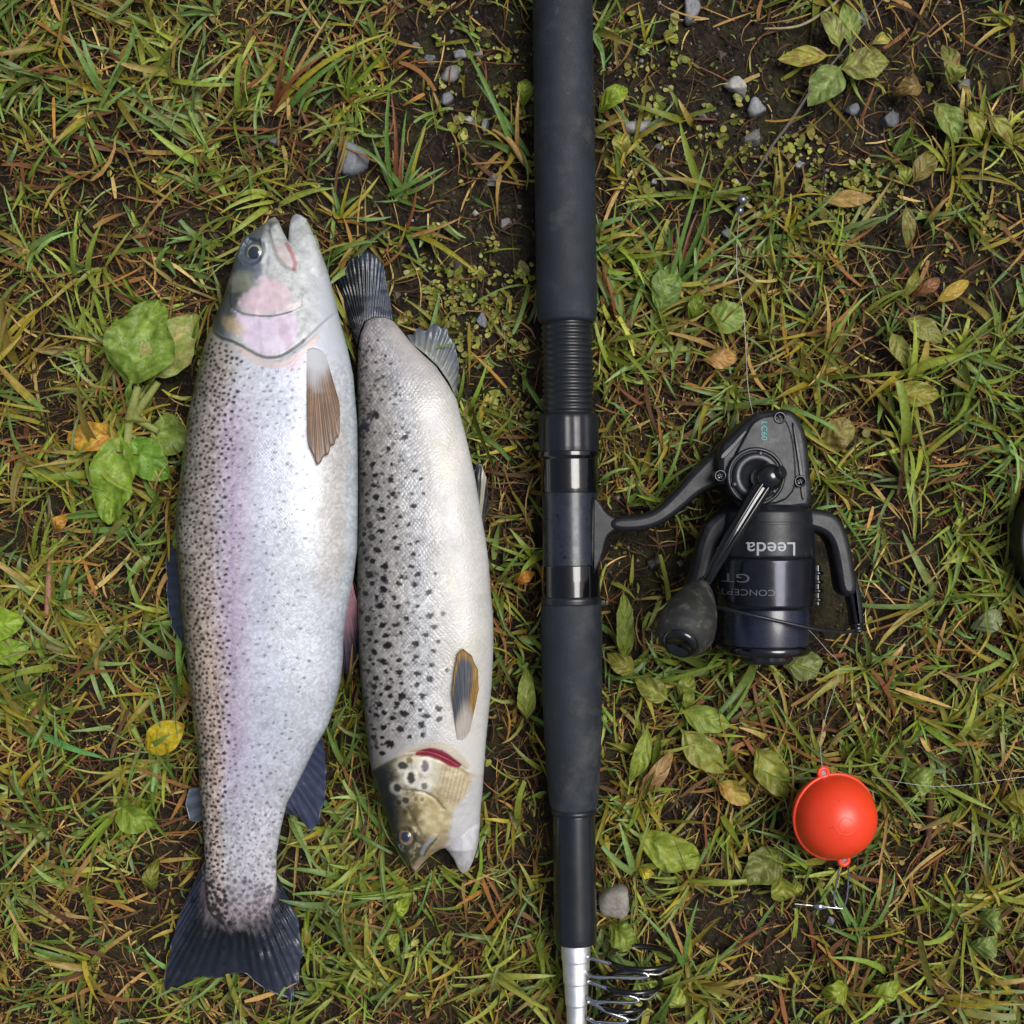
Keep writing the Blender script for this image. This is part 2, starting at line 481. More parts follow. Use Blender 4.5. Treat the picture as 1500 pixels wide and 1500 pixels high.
# where the turf is worn: (x, y, rx, ry, how bare)
BARE = [(700, 130, 110, 170, .92), (990, 130, 130, 190, .98), (1110, 40, 130, 110, .99), (1190, 230, 130, 90, .85), (1420, 110, 120, 130, .75), (1290, 330, 60, 40, .6),
        (690, 400, 95, 130, .93), (735, 320, 60, 70, .9), (310, 350, 75, 70, .75), (160, 430, 60, 35, .6), (520, 262, 80, 80, .86), (960, 800, 90, 60, .85), (950, 900, 50, 60, .7),
        (1060, 1350, 150, 55, .82), (1150, 1420, 90, 60, .6), (1430, 420, 85, 85, .75), (1450, 250, 70, 60, .6), (1320, 900, 50, 90, .6), (1260, 930, 60, 60, .6),
        (1000, 1150, 60, 50, .6), (250, 560, 40, 60, .75), (420, 1250, 40, 30, .4), (190, 1010, 60, 50, .45), (560, 30, 70, 60, .5), (560, 1400, 60, 40, .4), (1080, 640, 40, 60, .3), (1150, 170, 330, 230, .86), (1380, 160, 200, 220, .70), (660, 290, 120, 220, .90), (1250, 300, 120, 80, .8), (650, 230, 150, 130, .90), (930, 330, 60, 60, .6), (1300, 780, 90, 60, .5), (1400, 620, 60, 50, .55), (90, 760, 50, 60, .35), (690, 560, 60, 50, .6), (1190, 1328, 75, 38, .92)]
def bare(px, py):
    b = np.zeros(np.shape(px))
    wob = fbm(np.asarray(px) / 45.0, np.asarray(py) / 45.0, 77, 3) - 0.5
    for cx, cy, rx, ry, s in BARE:
        d = np.hypot((px - cx) / rx, (py - cy) / ry) + wob * 0.9
        b = np.maximum(b, s * (1 - sstep(0.65, 1.15, d)))
    return b

# ------------------------------------------------------------------ ground
def make_ground():
    fine = np.linspace(-450, 1950, 560)
    far = 1950 + 6 * (1.32 ** np.arange(1, 36) - 1) / 0.32 * 1.0
    far = far[far < 80000]
    c = np.concatenate([1500 - far[::-1], fine, far])
    X, Y = np.meshgrid(c, c)
    Z = ground_z(X, Y)
    b = bare(X, Y)
    Z = Z + b * (fbm(X / 9.0, Y / 9.0, 31, 2) - 0.5) * 0.0035
    V = np.stack([(X - 750) * S, (750 - Y) * S, Z], -1).reshape(-1, 3)
    cols = np.repeat(b.reshape(-1, 1), 3, 1)
    F = grid_faces(len(c), len(c))[:, ::-1]
    m, nt, bs = nmat('wet_soil')
    n1 = noise_node(nt, 26, 6, 0.65); n2 = noise_node(nt, 330, 5, 0.7); n3 = noise_node(nt, 60, 4, 0.6)
    r1 = ramp(nt, n2.outputs['Fac'], [(0.28, tuple(lin((20, 15, 12)))), (0.50, tuple(lin((40, 32, 26)))), (0.66, tuple(lin((68, 57, 46)))), (0.8, tuple(lin((120, 108, 92))))])  # dark soil, its tones deepened further for the shade in the grass gaps
    r2 = ramp(nt, n1.outputs['Fac'], [(0.35, (0.62, 0.6, 0.6)), (0.65, (1.1, 1.05, 1.0))])
    mx = nt.nodes.new('ShaderNodeMix'); mx.data_type = 'RGBA'; mx.blend_type = 'MULTIPLY'; mx.inputs['Factor'].default_value = 1
    L(nt, r1.outputs['Color'], mx.inputs[6]); L(nt, r2.outputs['Color'], mx.inputs[7])
    mo = nt.nodes.new('ShaderNodeMix'); mo.data_type = 'RGBA'
    rm = ramp(nt, n3.outputs['Fac'], [(0.46, (0, 0, 0)), (0.62, (0.7, 0.7, 0.7))])
    L(nt, rm.outputs['Color'], mo.inputs['Factor']); L(nt, mx.outputs[2], mo.inputs[6]); mo.inputs[7].default_value = (*lin((66, 64, 34)), 1)
    L(nt, mo.outputs[2], bs.inputs['Base Color'])
    bs.inputs['Roughness'].default_value = 0.7; bs.inputs['Specular IOR Level'].default_value = 0.3
    bp = bump(nt, bs, n2.outputs['Fac'], 1.0, 0.005)
    o = put('ground', mesh_np('ground', V, F, cols), m)
    return tag(o, kind='structure')
make_ground()

# ------------------------------------------------------------------ blades
def blades(px, py, az, Lm, w, e0, e1, bend, roll, fold, col0, col1, lift, nseg=5, mid=True, mask=MASK_IN, torn=.2, curl=None):
    """vectorised grass blades. px,py ground pixels; Lm, w metres; returns V,F,C"""
    n = len(px)
    t = np.linspace(0, 1, nseg + 1)
    P = np.zeros((n, nseg + 1, 3)); A = np.zeros((n, nseg + 1)); E = np.zeros((n, nseg + 1))
    x = (px - 750) * S; y = (750 - py) * S; z = ground_z(px, py) + lift
    for k in range(nseg + 1):
        a = az + bend * t[k]; e = e0 + (e1 - e0) * t[k]
        A[:, k] = a; E[:, k] = e
        P[:, k] = np.stack([x, y, z], -1)
        ds = Lm / nseg
        x = x + ds * np.cos(e) * np.cos(a); y = y + ds * np.cos(e) * np.sin(a); z = z + ds * np.sin(e)
    gx = P[..., 0] / S + 750; gy = 750 - P[..., 1] / S
    P[..., 2] = np.maximum(P[..., 2], ground_z(gx, gy) + lift[:, None] * 0.7 + 0.0004)
    if mask is not None:
        hit = in_mask(gx, gy, mask)
        keep = ~hit.any(1)
    else:
        keep = np.ones(n, bool)
    wt = np.minimum(1, (t + 0.22) / 0.45) * np.clip(1.02 - t, 0.02, 1) ** 0.55
    blunt = np.where(rng.random(n) < torn, rng.uniform(.4, 1, n), 0)[:, None]      # nibbled or torn ends
    wt = wt[None] * (1 - blunt) + blunt * (np.minimum(1, (t + .3) / .5) * (1 - .35 * t))[None]
    d = np.stack([np.cos(E) * np.cos(A), np.cos(E) * np.sin(A), np.sin(E)], -1)
    pr = np.stack([-np.sin(A), np.cos(A), np.zeros_like(A)], -1)
    nm = np.cross(d, pr)
    rl = roll[:, None] + (0 if curl is None else curl[:, None] * t)
    sv = np.cos(rl)[..., None] * pr + np.sin(rl)[..., None] * nm
    nv = -np.sin(rl)[..., None] * pr + np.cos(rl)[..., None] * nm
    ww = (w[:, None] * wt)[..., None] * 0.5
    if mid:
        V = np.stack([P - sv * ww, P - nv * ww * fold[:, None, None], P + sv * ww], 2)   # n, seg, 3, 3
        nc = 3
    else:
        V = np.stack([P - sv * ww, P + sv * ww], 2); nc = 2
    C = col0[:, None, :] * (1 - t[None, :, None]) + col1[:, None, :] * t[None, :, None]
    C = np.repeat(C[:, :, None, :], nc, 2)
    if mid: C[:, :, 1] *= 1.12
    V = V[keep]; C = C[keep]; n = len(V)
    f = grid_faces(nseg + 1, nc)
    F = (f[None] + (np.arange(n) * (nseg + 1) * nc)[:, None, None]).reshape(-1, 4)
    return V.reshape(-1, 3), F, C.reshape(-1, 3)

def pick(pal, n, jit=0.15):
    pal = np.array([lin(c) for c in pal]); c = pal[rng.integers(0, len(pal), n)]
    return np.clip(c * (1 + rng.normal(0, jit, (n, 1))) * (1 + rng.normal(0, 0.035, (n, 3))), 0.003, 0.9)

def scatter(n, lo, hi, accept):
    px = rng.uniform(lo, hi, n); py = rng.uniform(lo, hi, n)
    k = rng.random(n) < accept(px, py)
    return px[k], py[k]

def merge(parts):
    V = []; F = []; C = []; o = 0
    for v, f, c in parts:
        V.append(v); F.append(f + o); C.append(c); o += len(v)
    return np.concatenate(V), np.concatenate(F), np.concatenate(C)

GREEN = [(106, 134, 48), (124, 148, 58), (88, 116, 40), (108, 142, 80), (134, 148, 62), (94, 128, 64), (146, 154, 70), (116, 136, 50), (124, 150, 92), (88, 120, 58)]
OLIVE = [(126, 116, 46), (140, 126, 54), (106, 98, 40), (152, 136, 50), (158, 142, 46), (144, 138, 54)]
STRAW = [(176, 142, 84), (146, 108, 62), (192, 164, 104), (126, 90, 54), (160, 128, 76), (108, 80, 54)]
RUST = [(122, 80, 50), (104, 66, 45), (140, 96, 56), (88, 60, 45), (156, 114, 56), (110, 80, 60)]
DARK = [(50, 36, 26), (64, 47, 33), (42, 31, 24), (80, 59, 40), (86, 72, 42)]  # dark brown thatch, deepened in colour for the shade between blades

def region_tint(px, py):
    return fbm(px / 130.0, py / 130.0, 51, 3)

def make_dry():
    parts = []
    # fine thatch close to the soil
    px, py = scatter(38000, -380, 1880, lambda x, y: 1.0 - 0.80 * bare(x, y))
    n = len(px)
    c = pick(DARK + DARK + STRAW[:4] + RUST[:2], n, 0.25)
    parts.append(blades(px, py, rng.uniform(0, 2 * np.pi, n), rng.uniform(.010, .032, n), rng.uniform(.0006, .0016, n), rng.uniform(-.1, .35, n), rng.uniform(-.4, .2, n),
                        rng.normal(0, .9, n), rng.normal(0, .4, n), np.zeros(n), c, c * rng.uniform(.7, 1.2, (n, 1)), rng.uniform(.0002, .003, n), 4, False))
    # straw and rusty blades on top
    px, py = scatter(8600, -380, 1880, lambda x, y: (1.0 - 0.93 * bare(x, y)) * (0.2 + 0.8 * sstep(.38, .66, fbm(x / 65. + 40, y / 65., 25, 3))))
    n = len(px)
    c = pick(STRAW + RUST + OLIVE[:2], n, 0.2)
    parts.append(blades(px, py, rng.uniform(0, 2 * np.pi, n), rng.uniform(.012, .042, n), rng.uniform(.0010, .0034, n), rng.uniform(-.05, .5, n), rng.uniform(-.5, .15, n),
                        rng.normal(0, .5, n), rng.normal(0, .5, n), np.zeros(n), c, c * rng.uniform(.75, 1.2, (n, 1)), rng.uniform(.002, .007, n), 4, False, curl=rng.normal(0, .8, n)))
    V, F, C = merge(parts)
    o = put('dry_grass', mesh_np('dry_grass', V, F, C), M['dry'])
    tag(o, 'brown straw and withered blades matted between the green grass', 'dry grass', kind='stuff')

def make_green():
    parts = []
    # tufts whose blades spread from one crown
    tx, ty = scatter(3700, -380, 1880, lambda x, y: (1 - 1.0 * bare(x, y)) * (0.18 + .82 * sstep(.36, .64, fbm(x / 75., y / 75., 5, 3))))
    k = rng.integers(4, 13, len(tx))
    idx = np.repeat(np.arange(len(tx)), k); n = len(idx)
    px = tx[idx] + rng.normal(0, 6, n); py = ty[idx] + rng.normal(0, 6, n)
    lean = rng.uniform(0, 2 * np.pi, len(tx))[idx]
    az = np.where(rng.random(n) < .55, lean + rng.normal(0, .7, n), rng.uniform(0, 2 * np.pi, n))
    tint = region_tint(px, py)
    big = np.clip(np.exp(rng.normal(0, .32, len(tx))), .5, 1.45)[idx]; wv = np.minimum(np.exp(rng.normal(0, .38, n)), 1.7)
    base = pick(GREEN, len(tx), .2)[idx] * (1 + rng.normal(0, .18, (n, 1)))
    ol = pick(OLIVE, n, .15)
    mixo = (rng.random(n) < np.clip(0.10 + 1.0 * (tint - .45), .03, .6))[:, None]
    base = np.where(mixo, ol, base)
    tip = base * rng.uniform(.8, 1.25, (n, 1))
    dead = rng.random(n) < .14
    tip[dead] = pick(STRAW, dead.sum(), .15)
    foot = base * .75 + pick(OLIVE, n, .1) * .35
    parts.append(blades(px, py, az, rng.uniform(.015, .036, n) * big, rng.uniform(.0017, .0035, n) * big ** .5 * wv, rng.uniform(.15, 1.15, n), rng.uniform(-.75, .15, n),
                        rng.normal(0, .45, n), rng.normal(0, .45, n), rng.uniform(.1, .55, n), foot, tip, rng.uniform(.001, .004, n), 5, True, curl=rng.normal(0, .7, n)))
    # short mossy sprigs filling the gaps
    px, py = scatter(24000, -250, 1750, lambda x, y: (.75 - .55 * bare(x, y)) * (0.1 + .9 * sstep(.42, .62, fbm(x / 55. + 9, y / 55., 35, 3))))
    n = len(px); c = pick(OLIVE + GREEN[4:8], n, .2)
    parts.append(blades(px, py, rng.uniform(0, 6.283, n), rng.uniform(.0035, .010, n), rng.uniform(.0008, .0020, n), rng.uniform(.1, 1.2, n), rng.uniform(-.5, .4, n),
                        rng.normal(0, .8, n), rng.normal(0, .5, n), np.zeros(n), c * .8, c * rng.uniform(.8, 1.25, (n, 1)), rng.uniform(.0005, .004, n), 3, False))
    # single loose blades in between
    px, py = scatter(10500, -380, 1880, lambda x, y: (1 - .97 * bare(x, y)) * (0.2 + .8 * sstep(.35, .65, fbm(x / 60., y / 60., 15, 3))))
    n = len(px)
    c = np.where((rng.random(n) < .62)[:, None], pick(GREEN, n, .2), pick(OLIVE, n, .2))
    parts.append(blades(px, py, rng.uniform(0, 2 * np.pi, n), rng.uniform(.009, .028, n), rng.uniform(.0013, .0034, n), rng.uniform(.0, .9, n), rng.uniform(-.8, .2, n),
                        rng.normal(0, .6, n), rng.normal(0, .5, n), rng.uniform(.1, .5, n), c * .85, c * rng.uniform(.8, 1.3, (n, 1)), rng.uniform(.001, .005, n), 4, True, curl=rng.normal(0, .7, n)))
    V, F, C = merge(parts)
    o = put('grass', mesh_np('grass', V, F, C), M['grass'])
    tag(o, 'short wet green and olive grass blades covering the bank', 'grass', kind='stuff')

def make_outer():
    parts = []
    for pal, num, lo, wd, mt in ((GREEN + OLIVE, 30000, .018, .0032, 'grass'), (STRAW + RUST + DARK, 26000, .016, .0022, 'dry')):
        px = rng.uniform(-1900, 3400, num); py = rng.uniform(-1900, 3400, num)
        k = (px < -370) | (px > 1870) | (py < -370) | (py > 1870)
        px = px[k]; py = py[k]; n = len(px); c = pick(pal, n, .2)
        parts.append(blades(px, py, rng.uniform(0, 6.283, n), rng.uniform(lo, lo * 2.4, n), rng.uniform(wd * .6, wd * 1.3, n), rng.uniform(0, .9, n), rng.uniform(-.7, .2, n),
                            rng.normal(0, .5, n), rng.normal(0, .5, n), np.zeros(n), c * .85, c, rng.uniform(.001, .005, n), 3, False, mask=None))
    V, F, C = merge(parts)
    o = put('surrounding_grass', mesh_np('surrounding_grass', V, F, C), M['grass'])
    tag(o, 'grass of the bank going on around the fishing spot', 'grass', kind='stuff')

make_dry(); make_green(); make_outer()

def make_overhang():
    """blades at the rims of the fish and the rod that stand up and bend over them"""
    P = []
    for poly, cnt in ((FOOT[0], 130), (FOOT[1], 100), (FOOT[2], 110), (FOOT[9], 26)):
        A = np.asarray(poly, float); B = np.roll(A, -1, 0); Ls = np.hypot(*(B - A).T); cs = np.cumsum(Ls) / Ls.sum()
        ctr = A.mean(0)
        for u in rng.random(cnt):
            i = int(np.searchsorted(cs, u)); f = rng.random(); p = A[i] * (1 - f) + B[i] * f
            e = (B[i] - A[i]) / (Ls[i] + 1e-6); nn = np.array([e[1], -e[0]])
            if not in_mask(np.array([p[0] - nn[0] * 6]), np.array([p[1] - nn[1] * 6]), MASK)[0]: nn = -nn
            q = p + nn * rng.uniform(7, 16)
            if (p[0] > 560 and 1235 < p[1] < 1290 and p[0] < 700) or (380 < p[0] < 450 and p[1] < 345) or (p[0] < 480 and p[1] > 1190) or (490 < p[0] < 680 and p[1] < 560): continue
            if in_mask(np.array([q[0]]), np.array([q[1]]), MASK)[0] or bare(np.array([q[0]]), np.array([q[1]]))[0] > .5: continue
            P.append((q[0], q[1], math.atan2(nn[1], -nn[0]) + rng.normal(0, .75)))
    P = np.array(P); n = len(P)
    c = np.where((rng.random(n) < .6)[:, None], pick(GREEN, n, .15), pick(OLIVE + STRAW[:2], n, .15))
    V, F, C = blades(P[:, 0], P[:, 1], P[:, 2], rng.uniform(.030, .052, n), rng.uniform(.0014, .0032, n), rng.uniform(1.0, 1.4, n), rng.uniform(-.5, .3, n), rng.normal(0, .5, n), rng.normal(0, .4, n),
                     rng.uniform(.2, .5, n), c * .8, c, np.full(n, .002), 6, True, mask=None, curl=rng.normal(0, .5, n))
    o = put('rim_grass', mesh_np('rim_grass', V, F, C), M['grass'])
    tag(o, 'taller grass blades standing along the edges of the fish and rod', 'grass', kind='stuff')
make_overhang()

# ------------------------------------------------------------------ special grass tufts seen in the bare soil
def tuft(pxy, spec):
    """spec rows: azimuth deg (photo, 0 right, 90 up), length px, width px, colour"""
    n = len(spec)
    sp = np.array([[s[0], s[1], s[2]] for s in spec], float)
    c = np.array([lin(s[3]) for s in spec])
    sp[:, 0] += rng.normal(0, 9, n); sp[:, 1] *= rng.uniform(.55, 1.12, n)
    x = np.array([pxy[0]] * n) + rng.normal(0, 7, n); y = np.array([pxy[1]] * n) + rng.normal(0, 4, n)
    return blades(x, y, np.radians(sp[:, 0]), sp[:, 1] * S * 1.12, sp[:, 2] * S, rng.uniform(.3, .9, n), rng.uniform(-.7, -.1, n), rng.normal(0, .35, n), rng.normal(0, .4, n),
                  np.full(n, .4), c * .9, c, rng.uniform(.001, .004, n), 6, True, mask=MASK_IN, torn=0.)
G1, G2, G3, Y1, T1, R1 = (98, 132, 60), (110, 142, 76), (84, 116, 44), (160, 152, 46), (168, 134, 78), (124, 76, 48)
tufts = [
 ((585, 290), [(100, 150, 9, G1), (75, 135, 10, G2), (118, 120, 10, G1), (60, 110, 11, Y1), (130, 95, 9, G2), (85, 165, 8, G1), (45, 100, 9, G2), (15, 95, 9, G1), (5, 80, 8, G2), (70, 120, 8, R1),
              (95, 110, 8, T1), (110, 90, 9, R1), (150, 60, 7, G3), (-20, 70, 8, G1), (50, 90, 7, T1), (82, 105, 7, R1), (64, 80, 7, R1)], 'green and rust coloured grass tuft beside the large slate grey stone'),
 ((410, 160), [(62, 190, 8, G2), (50, 200, 12, G1), (40, 210, 10, Y1), (75, 150, 9, G1), (58, 170, 8, R1), (66, 150, 8, R1), (90, 140, 10, G2), (70, 165, 7, T1), (105, 120, 9, G1), (35, 160, 9, G2),
              (54, 140, 8, R1), (46, 150, 7, R1), (20, 90, 6, T1)], 'tall grass tuft with rusty stems above the rainbow trout'),
 ((560, 100), [(80, 45, 6, Y1), (40, 40, 6, Y1), (120, 40, 6, Y1), (150, 35, 6, Y1), (10, 40, 6, T1), (-40, 36, 6, Y1), (-100, 30, 6, T1), (200, 30, 6, Y1)], 'small yellow tuft on bare soil near the top edge'),
 ((500, 320), [(60, 60, 8, Y1), (100, 70, 8, G1), (140, 60, 8, Y1), (20, 70, 8, Y1), (-10, 90, 9, G2), (170, 60, 7, T1), (40, 50, 8, G3), (115, 80, 7, Y1)], 'yellow green tuft between the two fish ends'),
 ((600, 340), [(-25, 95, 11, G2), (-35, 110, 10, Y1), (-10, 90, 8, T1), (5, 80, 7, T1), (20, 85, 8, G1), (150, 70, 7, Y1), (60, 60, 7, R1), (-50, 70, 8, G1)], 'tan and green tuft above the brown trout tail'),
 ((990, 430), [(85, 190, 9, G2), (72, 210, 11, G1), (100, 170, 9, G1), (62, 160, 10, G2), (112, 150, 9, G1), (50, 130, 10, Y1), (92, 150, 8, R1), (80, 130, 8, T1), (120, 120, 8, G2), (40, 150, 8, G1),
              (30, 120, 8, T1), (140, 90, 8, G3), (98, 120, 8, R1)], 'tall green grass tuft right of the grip above the reel'),
 ((915, 480), [(95, 170, 10, G2), (88, 140, 8, R1), (120, 90, 8, G1), (70, 110, 9, R1), (105, 120, 7, R1), (60, 100, 8, G1)], 'thin tuft with reddish stems touching the upper grip'),
 ((760, 230), [(112, 170, 9, G2), (118, 200, 10, G1), (105, 140, 8, T1), (100, 60, 8, Y1), (125, 150, 6, G1)], 'slanting grass blades left of the upper grip'),
 ((945, 60), [(60, 45, 6, Y1), (110, 50, 6, Y1), (80, 35, 5, G3), (20, 40, 5, Y1), (160, 30, 5, T1)], 'tiny yellow sprout on the dark soil right of the upper grip'),
 ((1150, 345), [(60, 70, 7, Y1), (20, 80, 7, Y1), (100, 60, 7, G3), (-20, 70, 7, Y1), (150, 60, 7, T1), (40, 90, 7, G1), (-60, 60, 7, Y1), (80, 70, 6, Y1)], 'yellow green tuft in the moss below the two lead shots'),
 ((1260, 1370), [(80, 120, 9, G1), (100, 100, 8, G3), (60, 110, 9, G2), (130, 90, 8, G1), (20, 80, 8, Y1), (150, 70, 8, G3), (110, 110, 9, G2)], 'green tuft right of the metal snap clip'),
 ((1010, 1420), [(95, 130, 9, G2), (80, 140, 9, G1), (65, 150, 9, Y1), (110, 100, 8, T1), (120, 90, 9, G1), (40, 70, 7, Y1)], 'green tuft right of the folded line guides'),
 ((570, 1230), [(120, 170, 10, G1), (128, 150, 10, G2), (110, 130, 9, G3), (-60, 90, 9, G1)], 'long green blades leaning past the brown trout snout'),
 ((60, 1070), [(-25, 130, 14, (98, 156, 84)), (170, 60, 10, G1), (200, 50, 9, G2), (-60, 70, 9, G3)], 'broad bright green blade at the left edge'),
]
for (p, spec, lab) in tufts:
    V, F, C = tuft(p, spec)
    tag(single('grass_tuft', V, F, M['grass'], C), lab, 'grass tuft', 'larger grass tufts')

# ------------------------------------------------------------------ tiny leaved ground cover and moss
MOSS = [(680, 470, 95, 110, 1.0), (715, 420, 60, 70, .9), (1270, 290, 100, 80, .9), (1160, 250, 70, 70, .8), (700, 100, 90, 130, .5), (940, 150, 60, 160, .6), (640, 560, 60, 60, .6),
        (1060, 210, 70, 70, .6), (730, 590, 50, 60, .8), (1420, 320, 90, 60, .5), (1200, 360, 90, 40, .6), (1380, 460, 60, 60, .35), (560, 110, 50, 60, .4), (1450, 880, 60, 50, .4)]
def moss_d(px, py):
    b = np.zeros(np.shape(px)); wob = fbm(px / 30., py / 30., 91, 3) - .5
    for cx, cy, rx, ry, s in MOSS:
        b = np.maximum(b, s * (1 - sstep(.5, 1.2, np.hypot((px - cx) / rx, (py - cy) / ry) + wob * 1.1)))
    return b
def disc_leaves(px, py, r, el, lift, col, aspect=1.35):
    n = len(px); m = 8
    az = rng.uniform(0, 6.283, n)
    th = np.linspace(0, 2 * np.pi, m, endpoint=False)
    lx = np.cos(th) * aspect; ly = np.sin(th) * (1 - .38 * np.cos(th)) * .92
    x = (px - 750) * S; y = (750 - py) * S; z = ground_z(px, py) + lift
    ca, sa = np.cos(az)[:, None], np.sin(az)[:, None]
    tl = rng.normal(0, el, n)[:, None]; tl2 = rng.normal(0, el, n)[:, None]
    X = x[:, None] + r[:, None] * (lx * ca - ly * sa); Y = y[:, None] + r[:, None] * (lx * sa + ly * ca)
    Z = z[:, None] + r[:, None] * (lx * tl + ly * tl2) + r[:, None] * .18 * (lx * lx)
    V = np.stack([X, Y, Z], -1)
    Cc = np.stack([x, y, z - r * .15], -1)[:, None]
    V = np.concatenate([V, Cc], 1)
    i = np.arange(m)
    f = np.stack([np.full(m, m), i, (i + 1) % m], -1)
    F = (f[None] + (np.arange(n) * (m + 1))[:, None, None]).reshape(-1, 3)
    return V.reshape(-1, 3), F, np.repeat(col[:, None], m + 1, 1).reshape(-1, 3)
def make_cover():
    px, py = scatter(90000, 0, 1500, lambda x, y: moss_d(x, y) ** 1.5 * .16 + .003 * (1 - bare(x, y)) + .004 * bare(x, y))
    k = ~in_mask(px, py, MASK_IN); px = px[k]; py = py[k]; n = len(px)
    # leaves sit in small sprigs of three to five
    rep = rng.integers(2, 5, n); idx = np.repeat(np.arange(n), rep); m = len(idx)
    qx = px[idx] + rng.normal(0, 5, m); qy = py[idx] + rng.normal(0, 5, m)
    pal = [(144, 150, 54), (124, 138, 48), (160, 158, 72), (108, 126, 40), (166, 158, 98), (136, 122, 58)]
    c = pick(pal, m, .22)
    sz = np.exp(rng.normal(0, .35, n))[idx]
    V, F, C = disc_leaves(qx, qy, sz * rng.uniform(.0005, .0016, m), .55, rng.uniform(.001, .0045, m), c)
    o = put('ground_cover', mesh_np('ground_cover', V, F, C), M['leaf'])
    tag(o, 'tiny round yellow green leaves creeping over the bare soil', 'ground cover', kind='stuff')
make_cover()

def make_crumbs():
    px, py = scatter(130000, -100, 1600, lambda x, y: .05 + .34 * bare(x, y))
    gx, gy = scatter(5200, 540, 1500, lambda x, y: bare(x, y) ** 2 * (y < 500) * .5)
    ng = len(gx); px = np.concatenate([gx, px]); py = np.concatenate([gy, py]); n = len(px)
    base = np.array([[1, 0, 0], [-1, 0, 0], [0, 1, 0], [0, -1, 0], [0, 0, 1], [0, 0, -1.0]])
    f = np.array([[0, 2, 4], [2, 1, 4], [1, 3, 4], [3, 0, 4], [2, 0, 5], [1, 2, 5], [3, 1, 5], [0, 3, 5]])
    r = np.exp(rng.normal(-7.2, .5, n)); r[:ng] = np.exp(rng.normal(-6.75, .35, ng))
    a = rng.uniform(0, 6.283, n)
    B = base[None] * rng.uniform(.6, 1.3, (n, 6, 1)) * r[:, None, None]
    R = np.stack([np.stack([np.cos(a), -np.sin(a), 0 * a], -1), np.stack([np.sin(a), np.cos(a), 0 * a], -1), np.stack([0 * a, 0 * a, 1 + 0 * a], -1)], 1)
    V = np.einsum('nij,nkj->nki', R, B) + np.stack([(px - 750) * S, (750 - py) * S, ground_z(px, py) + r * .3], -1)[:, None]
    F = (f[None] + (np.arange(n) * 6)[:, None, None]).reshape(-1, 3)
    c = pick([(50, 40, 33), (68, 56, 45), (40, 33, 28), (88, 78, 66), (62, 55, 49), (82, 68, 54), (76, 72, 44)], n, .25)
    lt = rng.random(n) < .05
    c[lt] = pick([(150, 146, 138), (128, 130, 134), (165, 150, 120)], lt.sum(), .15)
    c[:ng] = pick([(112, 112, 114), (92, 94, 98), (130, 126, 118), (76, 72, 68), (104, 96, 84), (146, 142, 134)], ng, .2)
    m, nt, b = nmat('soil_crumb')
    at = nt.nodes.new('ShaderNodeAttribute'); at.attribute_name = 'Col'; L(nt, at.outputs['Color'], b.inputs['Base Color'])
    b.inputs['Roughness'].default_value = .6
    n2 = noise_node(nt, 900, 3); bump(nt, b, n2.outputs['Fac'], .6, .001)
    o = put('soil_crumbs', mesh_np('soil_crumbs', V.reshape(-1, 3), F, np.repeat(c, 6, 0), smooth=False), m)
    tag(o, 'dark crumbs of soil and grey grit on the bare ground', 'soil', kind='stuff')
make_crumbs()

# ------------------------------------------------------------------ stones
def stone_mat():
    m, nt, b = nmat('stone')
    at = nt.nodes.new('ShaderNodeAttribute'); at.attribute_name = 'Col'
    n = noise_node(nt, 260, 6, .65); n2 = noise_node(nt, 1300, 3, .6)
    r = ramp(nt, n.outputs['Fac'], [(.25, (.5, .48, .45)), (.5, (.95, .95, .95)), (.75, (1.3, 1.3, 1.3))])
    mx = nt.nodes.new('ShaderNodeMix'); mx.data_type = 'RGBA'; mx.blend_type = 'MULTIPLY'; mx.inputs['Factor'].default_value = .8
    L(nt, at.outputs['Color'], mx.inputs[6]); L(nt, r.outputs['Color'], mx.inputs[7]); L(nt, mx.outputs[2], b.inputs['Base Color'])
    b.inputs['Roughness'].default_value = .5
    b1 = bump(nt, b, n.outputs['Fac'], .5, .002); bump(nt, b, n2.outputs['Fac'], .4, .0008, b1)
    return m
M['stone'] = stone_mat()
